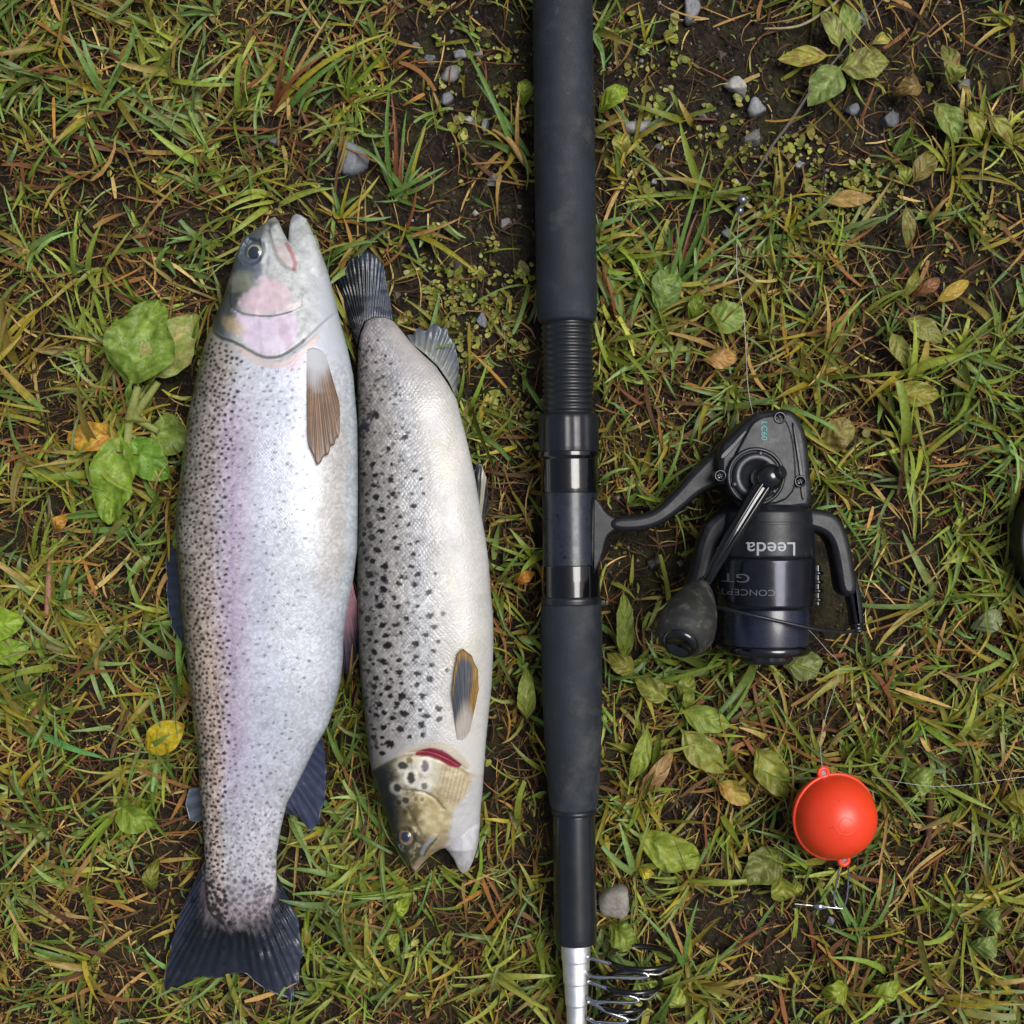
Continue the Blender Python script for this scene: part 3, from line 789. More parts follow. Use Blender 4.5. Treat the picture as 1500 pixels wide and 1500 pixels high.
def stone(px, py, w, h, rot, c, label, high=.45, seed=0, facets=12, sink=.35):
    r = np.random.default_rng(100 + seed)
    ph = np.linspace(.001, np.pi - .001, 15); th = np.linspace(0, 2 * np.pi, 24, endpoint=False)
    D = np.stack([np.outer(np.sin(ph), np.cos(th)), np.outer(np.sin(ph), np.sin(th)), np.outer(np.cos(ph), np.ones(24))], -1).reshape(-1, 3)
    N = r.normal(0, 1, (facets, 3)); N /= np.linalg.norm(N, axis=1)[:, None]
    N[0] = (r.normal(0, .15), r.normal(0, .15), 1); N[0] /= np.linalg.norm(N[0])
    dist = r.uniform(.45, .72, facets); dist[0] = .42
    R = np.ones(len(D))
    for nn, dd in zip(N, dist):
        k = D @ nn
        R = np.where(k > .05, np.minimum(R, dd / np.maximum(k, .05)), R)
    R *= 1 + .09 * (vnoise(D[:, 0] * 5 + seed, D[:, 1] * 5 + D[:, 2] * 3, seed) - .5)
    P = D * R[:, None]
    P[:, 0] *= w / 2 / max(abs(P[:, 0]).max(), .1); P[:, 1] *= h / 2 / max(abs(P[:, 1]).max(), .1)
    a = math.radians(rot)
    zz = P[:, 2] * min(w, h) * high / .6
    X = P[:, 0] * math.cos(a) - P[:, 1] * math.sin(a); Y = P[:, 0] * math.sin(a) + P[:, 1] * math.cos(a)
    zt = min(w, h) * high * S
    base = W(px, py, 0)
    z0 = float(ground_z(np.array(px), np.array(py))) + zt * (1 - 2 * sink) + .0006
    V = np.stack([base[0] + X * S, base[1] + Y * S, z0 + zz * S], -1)
    c = np.asarray(c, float); c = (c * .5 + c.mean() * .5) * .94
    cols = lin(c)[None] * (1 + .22 * (vnoise(D[:, 0] * 3 + 7, D[:, 1] * 3 + D[:, 2] * 2, seed + 3)[:, None] - .5) * 2)
    o = single('stone', V, grid_faces(15, 24, True)[:, ::-1], M['stone'], cols)
    tag(o, label, 'stone', 'loose stones on the bare soil')
stones = [
 (515, 233, 56, 62, 10, (112, 120, 132), 'large slate grey stone half buried between trout and grip', .35),
 (1078, 127, 38, 32, -15, (176, 168, 156), 'pale squarish stone on dark soil right of the upper grip', .6),
 (937, 187, 54, 26, 18, (152, 148, 142), 'pale oblong grey stone close to the right of the upper grip', .55),
 (1110, 160, 34, 36, 30, (134, 140, 142), 'bluish grey angular stone just below the pale squarish one', .55),
 (1104, 201, 38, 28, 20, (102, 102, 100), 'dull dark grey stone beside the thin dry stalk', .4),
 (657, 107, 32, 26, 0, (128, 126, 124), 'rough grey stone left of the upper grip, largest of that cluster', .5),
 (674, 79, 20, 18, 30, (118, 124, 134), 'blue grey pebble above the rough grey stone', .6),
 (702, 77, 18, 13, 0, (108, 114, 126), 'small blue grey pebble nearest the upper grip', .6),
 (688, 174, 25, 14, -10, (156, 154, 152), 'pale flat pebble below the rough grey stone', .6),
 (710, 180, 16, 26, 10, (138, 140, 142), 'upright grey pebble touching the pale flat pebble', .6),
 (653, 146, 26, 22, 40, (112, 114, 122), 'dark bluish pebble under the rough grey stone', .5),
 (628, 86, 22, 20, 0, (104, 108, 112), 'dark grey pebble at the left end of the stone cluster', .5),
 (1013, 10, 28, 50, 5, (122, 124, 134), 'long grey stone cut by the top edge', .45),
 (966, 215, 16, 14, 0, (132, 140, 148), 'tiny bluish pebble below the pale oblong stone', .6),
 (905, 199, 18, 16, 0, (122, 124, 132), 'small grey pebble between the grip and the oblong stone', .5),
 (1171, 240, 20, 15, -10, (128, 140, 152), 'blue grey pebble in the yellow moss', .6),
 (1250, 160, 28, 20, 10, (92, 98, 112), 'dark blue pebble under the top right weed', .5),
 (1303, 176, 30, 28, 0, (88, 92, 104), 'dark slate stone between the two right hand weeds', .5),
 (1264, 24, 24, 30, -30, (108, 114, 128), 'slate pebble behind the upright leaf of the top right weed', .5),
 (1412, 126, 24, 20, 20, (104, 106, 110), 'grey pebble beside the right hand weed', .5),
 (740, 328, 20, 16, 0, (132, 122, 112), 'brownish pebble left of the upper grip end', .5),
 (705, 470, 18, 26, 10, (120, 126, 144), 'bluish pebble among the tiny round leaves', .4),
 (610, 66, 16, 12, 0, (126, 130, 140), 'tiny pale blue pebble left of the stone cluster', .6),
 (935, 236, 10, 10, 0, (120, 132, 150), 'tiny round blue pebble right of the yellow leaf', .7),
 (957, 268, 12, 12, 0, (130, 132, 140), 'tiny grey pebble above the tall grass tuft', .6),
 (900, 1326, 62, 56, 35, (150, 142, 122), 'mottled whitish stone beside the lower rod tube', .6),
 (1066, 342, 22, 18, 0, (100, 104, 118), 'dark pebble in the grass below the two lead shots', .5),
 (400, 205, 18, 14, 0, (110, 112, 118), 'small dark pebble under the rusty grass tuft', .5),
 (960, 825, 34, 20, 30, (66, 60, 56), 'dark earthy stone under the reel stem', .4),
]
for i, s_ in enumerate(stones):
    stone(*s_[:7], high=s_[7], seed=i)

# ------------------------------------------------------------------ broad leaves
def leaf_arrays(b, t, w, c, c2=None, pet=.15, p=.85, q=.8, z0=.008, zm=.016, z1=.010, fold=.18, wav=.0, nt_=18, ns=9, skew=0.0, seed=0):
    r = np.random.default_rng(300 + seed)
    bx, by = b; tx, ty = t
    Lp = math.hypot(tx - bx, ty - by)
    d = np.array([(tx - bx), -(ty - by)]) / Lp; pr = np.array([-d[1], d[0]])
    T = np.linspace(0, 1, nt_); Sx = np.linspace(-1, 1, ns)
    tb = np.clip((T - pet) / (1 - pet), 0, 1)
    wid = np.sin(np.pi * tb ** p) ** q
    wid = np.maximum(wid, np.where(T <= pet + .06, .07 + .05 * (pet > .3), .0)); wid[-1] = .02
    wj = 1 + .22 * (vnoise(T * 7 + seed, T * 0 + 2, seed)[:, None] - .5) * np.ones(ns)
    wj[:, : ns // 2] = 1 + .26 * (vnoise(T * 6 + seed * 3.1, T * 0 + 9, seed + 5)[:, None] - .5)
    off = Sx[None] * wid[:, None] * w / 2 * wj + skew * w * np.sin(np.pi * T)[:, None]
    gx = bx + (tx - bx) * T[:, None] + pr[0] * off; gy = by + (ty - by) * T[:, None] - pr[1] * off
    zz = z0 * (1 - T) ** 2 + 2 * zm * T * (1 - T) * 2 * .5 + z1 * T ** 2 + zm * np.sin(np.pi * T) * .35
    Z = zz[:, None] + np.abs(Sx)[None] * wid[:, None] * w * S / 2 * fold
    Z = Z + (fbm(gx / 13., gy / 13., 130 + seed, 3) - .5) * .008 * min(1.3, w / 50.)
    Z = Z + wav * w * S * np.sin(T * 13 + seed)[:, None] * np.abs(Sx)[None] ** 1.5 * np.where(Sx > 0, 1, -.8)[None]
    gz = ground_z(gx, gy)
    V = np.stack([(gx - 750) * S, (750 - gy) * S, np.maximum(Z + np.mean(gz), gz + .0012)], -1).reshape(-1, 3)
    c = lin(c); c2 = c * .8 if c2 is None else lin(c2)
    k = fbm(gx / 9. + seed, gy / 9., 60 + seed, 3)
    k = sstep(.38, .72, k)[..., None]
    C = c * (1 - k) + c2 * k
    C = C * (1 + .25 * (1 - np.abs(Sx)[None, :, None]) ** 6)
    C = C * (1 + .12 * (r.random() - .5))
    UV = np.stack([np.broadcast_to(Sx[None], gx.shape), np.broadcast_to(T[:, None], gx.shape)], -1).reshape(-1, 2)
    return V, grid_faces(nt_, ns)[:, ::-1], np.clip(C.reshape(-1, 3), 0, .9), UV
LN = [0]
def leaf_part(parent, *a, name='leaf', **k):
    LN[0] += 1
    V, F, C, UV = leaf_arrays(*a, seed=LN[0], **k)
    return part(name, V, F, M['leaf'], parent, C, UV)
def leaf_thing(label, *a, name='leaf', cat='leaf', group=None, **k):
    LN[0] += 1
    V, F, C, UV = leaf_arrays(*a, seed=LN[0], **k)
    return tag(single(name, V, F, M['leaf'], C, UV), label, cat, group)
def plant(px, py, label, leaves, cat='weed', stems=()):
    o = thing('weed', W(px, py, float(ground_z(np.array(px), np.array(py)))), label, cat, 'broad leaved weeds')
    for sx, sy, tx, ty, rr in stems:
        mb = MB(); tube(mb, [W(sx, sy, .004), W((sx + tx) / 2, (sy + ty) / 2, .010), W(tx, ty, .012)], [rr * 1.2, rr, rr * .8], 8, 5)
        V, F = mb.get(); part('stem', V, F, M['dry'], o, np.repeat(lin((150, 158, 92))[None], len(V), 0))
    for lf in leaves:
        kw = lf[4] if len(lf) > 4 else {}
        leaf_part(o, lf[0], lf[1], lf[2], lf[3], **kw)
    return o
LG, LG2, LY, LB, LO = (128, 150, 70), (112, 142, 54), (172, 166, 56), (140, 112, 66), (132, 132, 64)
plant(192, 612, 'large plantain with wide pale leaves tucked against the rainbow trout', [
    ((192, 598), (238, 443), 100, (132, 160, 68), dict(c2=(100, 126, 46), pet=.22, p=.74, q=.72, wav=.12, z0=.008, zm=.022, z1=.012, nt_=34, ns=17)),
    ((205, 596), (292, 462), 74, (140, 156, 80), dict(c2=(166, 156, 96), pet=.32, p=.7, q=.8, wav=.11, z0=.008, zm=.017, z1=.010, nt_=26, ns=13)),
    ((200, 618), (282, 652), 62, (124, 146, 62), dict(pet=.35, p=.7, q=.6, wav=.06, zm=.008)),
    ((187, 618), (168, 768), 66, (132, 160, 56), dict(c2=(112, 146, 44), pet=.16, p=.8, q=.55, wav=.14, zm=.014, nt_=26, ns=11)),
    ((190, 640), (252, 702), 52, (110, 152, 52), dict(pet=.1, p=.9, q=.6, zm=.012, wav=.05)),
    ((184, 640), (104, 645), 44, (206, 162, 46), dict(c2=(176, 122, 60), pet=.08, p=.85, q=.6, wav=.08, zm=.010))], stems=((190, 612, 202, 566, .0026), (196, 610, 232, 560, .0024), (190, 616, 184, 668, .0024), (196, 612, 232, 632, .0022)))
plant(1240, 92, 'weed with six pale green leaves on dark soil by the top edge', [
    ((1243, 88), (1234, 8), 34, (138, 158, 78), dict(pet=.2, zm=.012)), ((1228, 90), (1200, 22), 30, (150, 158, 84), dict(c2=(120, 116, 70), pet=.2)),
    ((1230, 84), (1136, 92), 28, (160, 158, 62), dict(c2=(150, 110, 70), pet=.25, zm=.008)), ((1232, 98), (1180, 160), 50, (134, 154, 84), dict(c2=(112, 128, 70), pet=.12, zm=.014)),
    ((1226, 106), (1300, 94), 46, (146, 152, 72), dict(c2=(116, 112, 58), pet=.04, zm=.010, wav=.06)), ((1258, 80), (1300, 62), 18, (176, 166, 84), dict(pet=.3, wav=.2))])
plant(1394, 140, 'weed with narrow drooping leaves near the right edge of the soil', [
    ((1390, 135), (1376, 70), 26, (120, 122, 66), dict(c2=(140, 104, 60), wav=.08)), ((1385, 130), (1392, 95), 30, (134, 142, 66), dict(pet=.05)),
    ((1364, 150), (1398, 214), 38, (122, 150, 72), dict(c2=(134, 132, 70), pet=.1, zm=.012)), ((1408, 160), (1424, 218), 24, (150, 150, 66), dict(pet=.2)),
    ((1420, 162), (1474, 218), 24, (140, 144, 66), dict(c2=(120, 100, 56), pet=.35)), ((1352, 130), (1304, 142), 30, (130, 108, 64), dict(c2=(110, 84, 52), wav=.1)),
    ((1400, 128), (1412, 162), 8, (176, 158, 84), dict(pet=.02, q=.3))])
plant(1321, 285, 'three leaved seedling below the right hand weed', [
    ((1320, 285), (1312, 244), 20, (132, 140, 60), dict(pet=.2)), ((1330, 276), (1362, 224), 32, (132, 116, 62), dict(c2=(112, 110, 54), pet=.12, zm=.012)),
    ((1318, 285), (1326, 366), 22, (124, 134, 72), dict(c2=(136, 104, 66), pet=.3))])
plant(1318, 462, 'weed with two blunt olive leaves and one yellow leaf at right', [
    ((1316, 466), (1374, 504), 32, (142, 142, 76), dict(pet=.12, zm=.012)), ((1300, 486), (1322, 538), 27, (148, 150, 74), dict(pet=.1, zm=.010)),
    ((1350, 455), (1414, 414), 22, (186, 156, 66), dict(pet=.25)), ((1330, 440), (1372, 410), 18, (140, 92, 64), dict(pet=.1)), ((1310, 450), (1340, 398), 16, (134, 132, 58), dict(pet=.2))])
plant(990, 1040, 'low rosette of olive leaves between the fore grip and the float', [
    ((985, 1035), (1068, 1062), 42, (132, 150, 62), dict(pet=.18, zm=.011)), ((992, 1062), (1058, 1130), 44, (138, 146, 66), dict(c2=(150, 140, 58), pet=.1, zm=.012)),
    ((948, 1056), (920, 1142), 26, (132, 148, 58), dict(pet=.1, skew=.1)), ((985, 1028), (928, 990), 34, (138, 142, 66), dict(pet=.2)), ((930, 985), (888, 955), 30, (150, 148, 68), dict(pet=.1)),
    ((990, 1025), (1010, 985), 26, (132, 140, 60), dict(pet=.2)), ((1000, 1040), (1008, 1000), 18, (126, 140, 54), {})])
plant(925, 1208, 'single broad leaf plant with a shiny rounded leaf right of the rod tube', [
    ((912, 1206), (1022, 1258), 54, (146, 160, 58), dict(c2=(120, 140, 52), pet=.2, p=1.0, q=.6, zm=.014, nt_=24, ns=11)), ((930, 1262), (956, 1274), 16, (190, 178, 60), dict(pet=.05))])
plant(1118, 1250, 'three dull olive leaves just left of the red float', [
    ((1145, 1240), (1084, 1290), 50, (116, 122, 56), dict(pet=.05, zm=.010)), ((1100, 1085), (1150, 1165), 46, (142, 146, 62), dict(c2=(120, 124, 52), pet=.12, wav=.08, zm=.012)),
    ((1140, 1280), (1142, 1318), 36, (142, 148, 58), dict(pet=.05)), ((1160, 1280), (1166, 1310), 18, (146, 150, 60), {})])
leaf_things = [
 ('thin dry oval leaf lying on soil below the top right weed', (1206, 296), (1277, 293), 24, (168, 136, 78), dict(c2=(150, 122, 72), pet=.02, zm=.006), 'fallen_leaf', 'fallen leaf'),
 ('yellow leaf with dark specks beside the rainbow trout', (216, 1096), (274, 1058), 46, (196, 176, 40), dict(c2=(176, 150, 44), pet=.03, p=1.0, q=.55, zm=.012), 'fallen_leaf', 'fallen leaf'),
 ('brown withered leaf below the low rosette', (935, 1160), (984, 1094), 26, (160, 128, 82), dict(c2=(140, 108, 72), pet=.02), 'fallen_leaf', 'fallen leaf'),
 ('torn yellow leaf right of the brown withered leaf', (1040, 1135), (1096, 1170), 30, (164, 150, 66), dict(c2=(176, 136, 70), wav=.15), 'fallen_leaf', 'fallen leaf'),
 ('tan curled leaf in the grass above the reel', (1020, 530), (1078, 528), 30, (190, 150, 92), dict(c2=(166, 118, 68), wav=.2), 'fallen_leaf', 'fallen leaf'),
 ('greenish round leaf beside the reel, right of its foot screw', (1200, 655), (1244, 618), 46, (146, 140, 78), dict(c2=(118, 96, 54), pet=.02, p=1., q=.5, zm=.012), 'leaf', 'leaf'),
 ('broad yellow green leaf right of the reel and above the round one', (1292, 578), (1372, 580), 40, (138, 142, 54), dict(c2=(150, 132, 56), wav=.1, zm=.012), 'leaf', 'leaf'),
 ('green leaf half hidden under the reel spool', (1146, 975), (1204, 968), 46, (128, 138, 82), dict(pet=.04, zm=.009), 'leaf', 'leaf'),
 ('long narrow upright leaf between the rod and the reel knob', (914, 965), (912, 868), 26, (142, 160, 68), dict(pet=.04, q=.6, wav=.08), 'leaf', 'leaf'),
 ('rounded bright green leaf cut by the left edge, upper of two', (-20, 915), (42, 908), 48, (134, 164, 48), dict(pet=.02, p=1., q=.55, zm=.014), 'leaf', 'leaf'),
 ('rounded bright green leaf cut by the left edge, lower of two', (-15, 958), (50, 946), 38, (126, 158, 48), dict(pet=.02, p=1., q=.55, zm=.010), 'leaf', 'leaf'),
 ('folded green leaf left of the rainbow trout tail', (175, 1172), (236, 1204), 44, (132, 156, 54), dict(pet=.02, wav=.1, fold=.5), 'leaf', 'leaf'),
 ('dark olive leaf just above the rainbow trout tail fin', (226, 1300), (236, 1252), 24, (112, 118, 42), dict(pet=.02), 'leaf', 'leaf'),
 ('small heart shaped leaf below the brown trout snout, upper of two', (574, 1330), (600, 1312), 24, (146, 166, 58), dict(pet=.02, q=.5), 'leaf', 'leaf'),
 ('small heart shaped leaf below the brown trout snout, lower of two', (560, 1374), (588, 1366), 24, (150, 162, 58), dict(pet=.02, q=.5), 'leaf', 'leaf'),
 ('oval green leaf at the bottom edge under the float, right of two', (1268, 1452), (1312, 1432), 30, (140, 160, 58), dict(pet=.02, q=.6), 'leaf', 'leaf'),
 ('oval green leaf at the bottom edge under the float, left of two', (1238, 1436), (1200, 1448), 32, (146, 158, 54), dict(pet=.02, q=.6), 'leaf', 'leaf'),
 ('small round leaf right of the folded line guides', (990, 1475), (988, 1440), 26, (158, 170, 76), dict(pet=.02, p=1., q=.55), 'leaf', 'leaf'),
 ('brownish spotted leaf cut by the right edge level with the float', (1464, 1172), (1512, 1166), 36, (148, 138, 44), dict(c2=(116, 100, 40), pet=.03, p=1., q=.55, zm=.012), 'leaf', 'leaf'),
 ('greyish rounded leaf near the bottom right corner, upper of two', (1430, 1340), (1462, 1336), 30, (122, 142, 74), dict(pet=.02, q=.5), 'leaf', 'leaf'),
 ('greyish rounded leaf near the bottom right corner, lower of two', (1418, 1382), (1456, 1372), 32, (128, 146, 80), dict(pet=.02, q=.5), 'leaf', 'leaf'),
 ('pale veined leaf in the tall grass right of the upper grip', (962, 462), (984, 388), 46, (118, 144, 72), dict(pet=.08, zm=.012), 'leaf', 'leaf'),
 ('wide veined leaf above the reel stem', (1030, 476), (1090, 462), 48, (128, 150, 70), dict(pet=.02, p=1., q=.55, zm=.012), 'leaf', 'leaf'),
 ('dark green small leaf beside the wide veined leaf', (1008, 478), (1024, 430), 24, (104, 124, 34), dict(pet=.05), 'leaf', 'leaf'),
 ('fresh green leaf against the right side of the upper grip', (876, 168), (918, 134), 28, (136, 158, 52), dict(pet=.04, q=.7), 'leaf', 'leaf'),
 ('green leaf against the left side of the upper grip', (766, 162), (770, 120), 22, (132, 150, 54), dict(pet=.04), 'leaf', 'leaf'),
 ('yellowish leaf below the pale oblong stone', (910, 236), (904, 202), 26, (166, 162, 76), dict(pet=.04, q=.6), 'leaf', 'leaf'),
 ('narrow olive leaf left of the fore grip', (772, 1052), (770, 976), 28, (134, 148, 66), dict(pet=.04), 'leaf', 'leaf'),
 ('jagged leaf under the mottled whitish stone', (892, 1350), (930, 1378), 40, (128, 146, 60), dict(pet=.02, wav=.12), 'leaf', 'leaf'),
 ('grey green leaf right of the bare patch beside the reel bail', (1420, 920), (1462, 894), 32, (140, 150, 112), dict(pet=.02), 'leaf', 'leaf'),
 ('pointed green leaf by the line, right of the float', (1320, 1136), (1362, 1140), 40, (134, 154, 74), dict(pet=.02, q=.6), 'leaf', 'leaf'),
 ('orange tipped leaf in the grass left of the plantain', (86, 780), (110, 752), 20, (190, 140, 60), dict(pet=.02), 'fallen_leaf', 'fallen leaf'),
 ('orange leaf scrap in the grass right of the brown trout belly', (752, 850), (784, 838), 18, (206, 138, 60), dict(pet=.02), 'fallen_leaf', 'fallen leaf'),
]
for lab, b, t, w_, c, kw, nm, cat in leaf_things:
    leaf_thing(lab, b, t, w_, c, name=nm, cat=cat, **kw)

def stalk(label, pts, rads, c, name='dry_stalk', cat='stalk'):
    mb = MB()
    P = [W(x, y, z + float(ground_z(np.array(x), np.array(y)))) for x, y, z in pts]
    tube(mb, P, rads, 7, 5)
    V, F = mb.get()
    cols = np.repeat(lin(c)[None], len(V), 0) * (1 + .2 * (vnoise(V[:, 0] * 900, V[:, 1] * 900, 8)[:, None] - .5))
    tag(single(name, V, F, M['dry'], cols), label, cat)
stalk('long thin grey stalk running diagonally over the top right weed', [(1300, -10, .012), (1250, 55, .014), (1190, 130, .012), (1160, 175, .009), (1130, 215, .007), (1112, 245, .006), (1085, 285, .005)],
      [.0004, .0005, .0007, .0011, .0008, .0006, .0004], (112, 102, 96))
stalk('pale bleached stalk at the left of the top right weed', [(1120, 42, .006), (1170, 38, .008), (1215, 12, .010), (1240, -15, .010)], [.0006, .0008, .0009, .0008], (178, 164, 136))
stalk('slanting brown stalk touching the left of the upper grip', [(722, 190, .010), (745, 205, .011), (764, 232, .010), (778, 252, .006)], [.0006, .0018, .0019, .0012], (172, 140, 92))
stalk('flat pinkish dead stem left of the rainbow trout', [(74, 800, .006), (72, 850, .008), (68, 905, .006)], [.0012, .0022, .0014], (168, 120, 104))
stalk('wide brown stem lying right of the red float', [(1362, 1140, .006), (1362, 1190, .008), (1358, 1245, .006)], [.0016, .0024, .0016], (92, 68, 50))

# ------------------------------------------------------------------ fish
def fish_mat(name, period, strength, metal=.16):
    m, nt, b = nmat(name)
    at = nt.nodes.new('ShaderNodeAttribute'); at.attribute_name = 'Col'
    uv = nt.nodes.new('ShaderNodeAttribute'); uv.attribute_name = 'pxuv'
    sx = nt.nodes.new('ShaderNodeSeparateXYZ'); L(nt, uv.outputs['Vector'], sx.inputs['Vector'])
    L(nt, at.outputs['Color'], b.inputs['Base Color'])
    mm = nt.nodes.new('ShaderNodeMath'); mm.operation = 'MULTIPLY_ADD'; L(nt, sx.outputs['Z'], mm.inputs[0]); mm.inputs[1].default_value = metal; mm.inputs[2].default_value = .06; L(nt, mm.outputs[0], b.inputs['Metallic'])
    k = 2 * math.pi / period
    def mth(op, a, c=None, d=None):
        q = nt.nodes.new('ShaderNodeMath'); q.operation = op
        for i, v in enumerate((a, c, d)):
            if v is None: continue
            if isinstance(v, (int, float)): q.inputs[i].default_value = v
            else: L(nt, v, q.inputs[i])
        return q.outputs[0]
    su = mth('ADD', sx.outputs['X'], mth('MULTIPLY', sx.outputs['Y'], .8)); di = mth('SUBTRACT', sx.outputs['X'], mth('MULTIPLY', sx.outputs['Y'], .8))
    h = mth('MULTIPLY', mth('ABSOLUTE', mth('SINE', mth('MULTIPLY', su, k))), mth('ABSOLUTE', mth('SINE', mth('MULTIPLY', di, k))))
    h = mth('MULTIPLY', h, sx.outputs['Z'])                      # z = scaliness (none on the head)
    n = noise_node(nt, 700, 4, .6)
    h = mth('ADD', h, mth('MULTIPLY', n.outputs['Fac'], 2.2))
    bump(nt, b, h, strength, .0008)
    n3 = noise_node(nt, 45, 4, .6)
    mr = nt.nodes.new('ShaderNodeMapRange'); mr.inputs['From Min'].default_value = .3; mr.inputs['From Max'].default_value = .7
    mr.inputs['To Min'].default_value = .30; mr.inputs['To Max'].default_value = .50
    L(nt, n3.outputs['Fac'], mr.inputs['Value']); L(nt, mr.outputs['Result'], b.inputs['Roughness'])
    b.inputs['Specular IOR Level'].default_value = .38
    b.inputs['Coat Weight'].default_value = .16; b.inputs['Coat Roughness'].default_value = .12
    b.inputs['Subsurface Weight'].default_value = 0.0
    return m

def interp(tab, y):
    t = np.array(sorted(tab)); 
    return np.interp(y, t[:, 0], t[:, 1])
def smooth_tab(tab, y, k=7):
    v = interp(tab, y); 
    ker = np.ones(k) / k
    vp = np.pad(v, k, mode='reflect', reflect_type='odd')
    return np.convolve(vp, ker, 'same')[k:-k]

def soften(b, k=70):
    """no kinks in the thickness along the trunk"""
    w = np.hanning(2 * k + 1); w /= w.sum(); p = np.pad(b, k, mode='edge'); q = np.convolve(p, w, 'valid')
    n = len(b); f = np.clip(np.minimum(np.arange(n), n - 1 - np.arange(n)) / (1.6 * k), 0, 1)
    return b * (1 - f) + q * f
def loft_grid(ys, xl, xr, b, zc, nt_=170, nb=34, pw=2.25):
    """returns V grid (rows, cols, 3), px grid, py grid, top flag"""
    ph = np.concatenate([np.linspace(0, np.pi, nt_), np.linspace(np.pi, 2 * np.pi, nb + 2)[1:-1]])
    cu = -np.sign(np.cos(ph)) * np.abs(np.cos(ph)) ** (2 / pw); cz = np.sign(np.sin(ph)) * np.abs(np.sin(ph)) ** (2 / pw)
    xc = (xl + xr) / 2; a = (xr - xl) / 2
    PX = xc[:, None] + a[:, None] * cu[None]; PY = np.repeat(ys[:, None], len(ph), 1)
    Z = zc[:, None] + b[:, None] * cz[None]
    P = W(PX, PY, np.repeat(zc[:, None], len(ph), 1))
    V = np.stack([P[..., 0], P[..., 1], Z], -1)
    top = np.repeat(np.clip(np.sin(ph), 0, 1)[None], len(ys), 0)
    return V, PX, PY, top

def spot(C, PX, PY, x, y, rx, ry, col, s=1.0, rot=0.0, soft=.35, nz=None):
    rows = np.nonzero(np.abs(PY[:, 0] - y) < max(rx, ry) * 1.8 + 2)[0]
    if len(rows) == 0: return
    r0, r1 = rows[0], rows[-1] + 1
    dx = PX[r0:r1] - x; dy = PY[r0:r1] - y
    c, sn = math.cos(rot), math.sin(rot)
    d = np.hypot((dx * c + dy * sn) / rx, (-dx * sn + dy * c) / ry)
    if nz is not None: d = d + nz[r0:r1]
    k = (1 - sstep(1 - soft, 1 + soft, d))[..., None] * s
    C[r0:r1] = C[r0:r1] * (1 - k) + np.asarray(col) * k

def mixc(C, m, col):
    m = np.asarray(m)[..., None]
    C[:] = C * (1 - m) + lin(col) * m

def poly_dist(PX, PY, pts):
    """distance to polyline and signed y offset is not needed"""
    d = np.full(PX.shape, 1e9)
    for (x0, y0), (x1, y1) in zip(pts[:-1], pts[1:]):
        vx, vy = x1 - x0, y1 - y0
        t = np.clip(((PX - x0) * vx + (PY - y0) * vy) / (vx * vx + vy * vy + 1e-9), 0, 1)
        d = np.minimum(d, np.hypot(PX - x0 - t * vx, PY - y0 - t * vy))
    return d
def crv(pts, k=8):
    """smooth curve through the points"""
    P = np.asarray(pts, float); m = len(P)
    if m < 3: return [tuple(p) for p in P]
    out = []
    for i in range(m - 1):
        p0 = P[max(i - 1, 0)]; p1 = P[i]; p2 = P[i + 1]; p3 = P[min(i + 2, m - 1)]
        for f in np.arange(k) / k:
            out.append(tuple(.5 * (2 * p1 + (p2 - p0) * f + (2 * p0 - 5 * p1 + 4 * p2 - p3) * f * f + (3 * p1 - p0 - 3 * p2 + p3) * f ** 3)))
    return out + [tuple(P[-1])]
def yon(PX, xs, ys):
    c = np.array(crv(list(zip(xs, ys)), 6)); return np.interp(PX, c[:, 0], c[:, 1])
def line(C, PX, PY, pts, w, col, s=1.0):
    pts = crv(pts, 4)
    mixc(C, (1 - sstep(w * .4, w, poly_dist(PX, PY, pts))) * s, col)
def polym(PX, PY, poly, soft=2.5, rough=3.0, sd=0):
    """soft-edged plate: 1 inside the outline, 0 outside"""
    ins = np.zeros(PX.shape, bool); P = list(poly) + [poly[0]]
    for (x0, y0), (x1, y1) in zip(P[:-1], P[1:]):
        if y0 != y1: ins ^= ((y0 > PY) != (y1 > PY)) & (PX < (x1 - x0) * (PY - y0) / (y1 - y0) + x0)
    d = poly_dist(PX, PY, P) * np.where(ins, 1, -1) + (fbm(PX / 6. + sd, PY / 6., 58, 3) - .5) * rough
    return sstep(-soft, soft, d)
def ell(PX, PY, x, y, rx, ry, rot=0., soft=.4):
    c, s = math.cos(rot), math.sin(rot); dx = PX - x; dy = PY - y
    d = np.hypot((dx * c + dy * s) / rx, (-dx * s + dy * c) / ry) + (fbm(PX / 8. + x, PY / 8., 55, 3) - .5) * .7 * min(1, soft * 2.2)
    return 1 - sstep(1 - soft, 1 + soft, d)

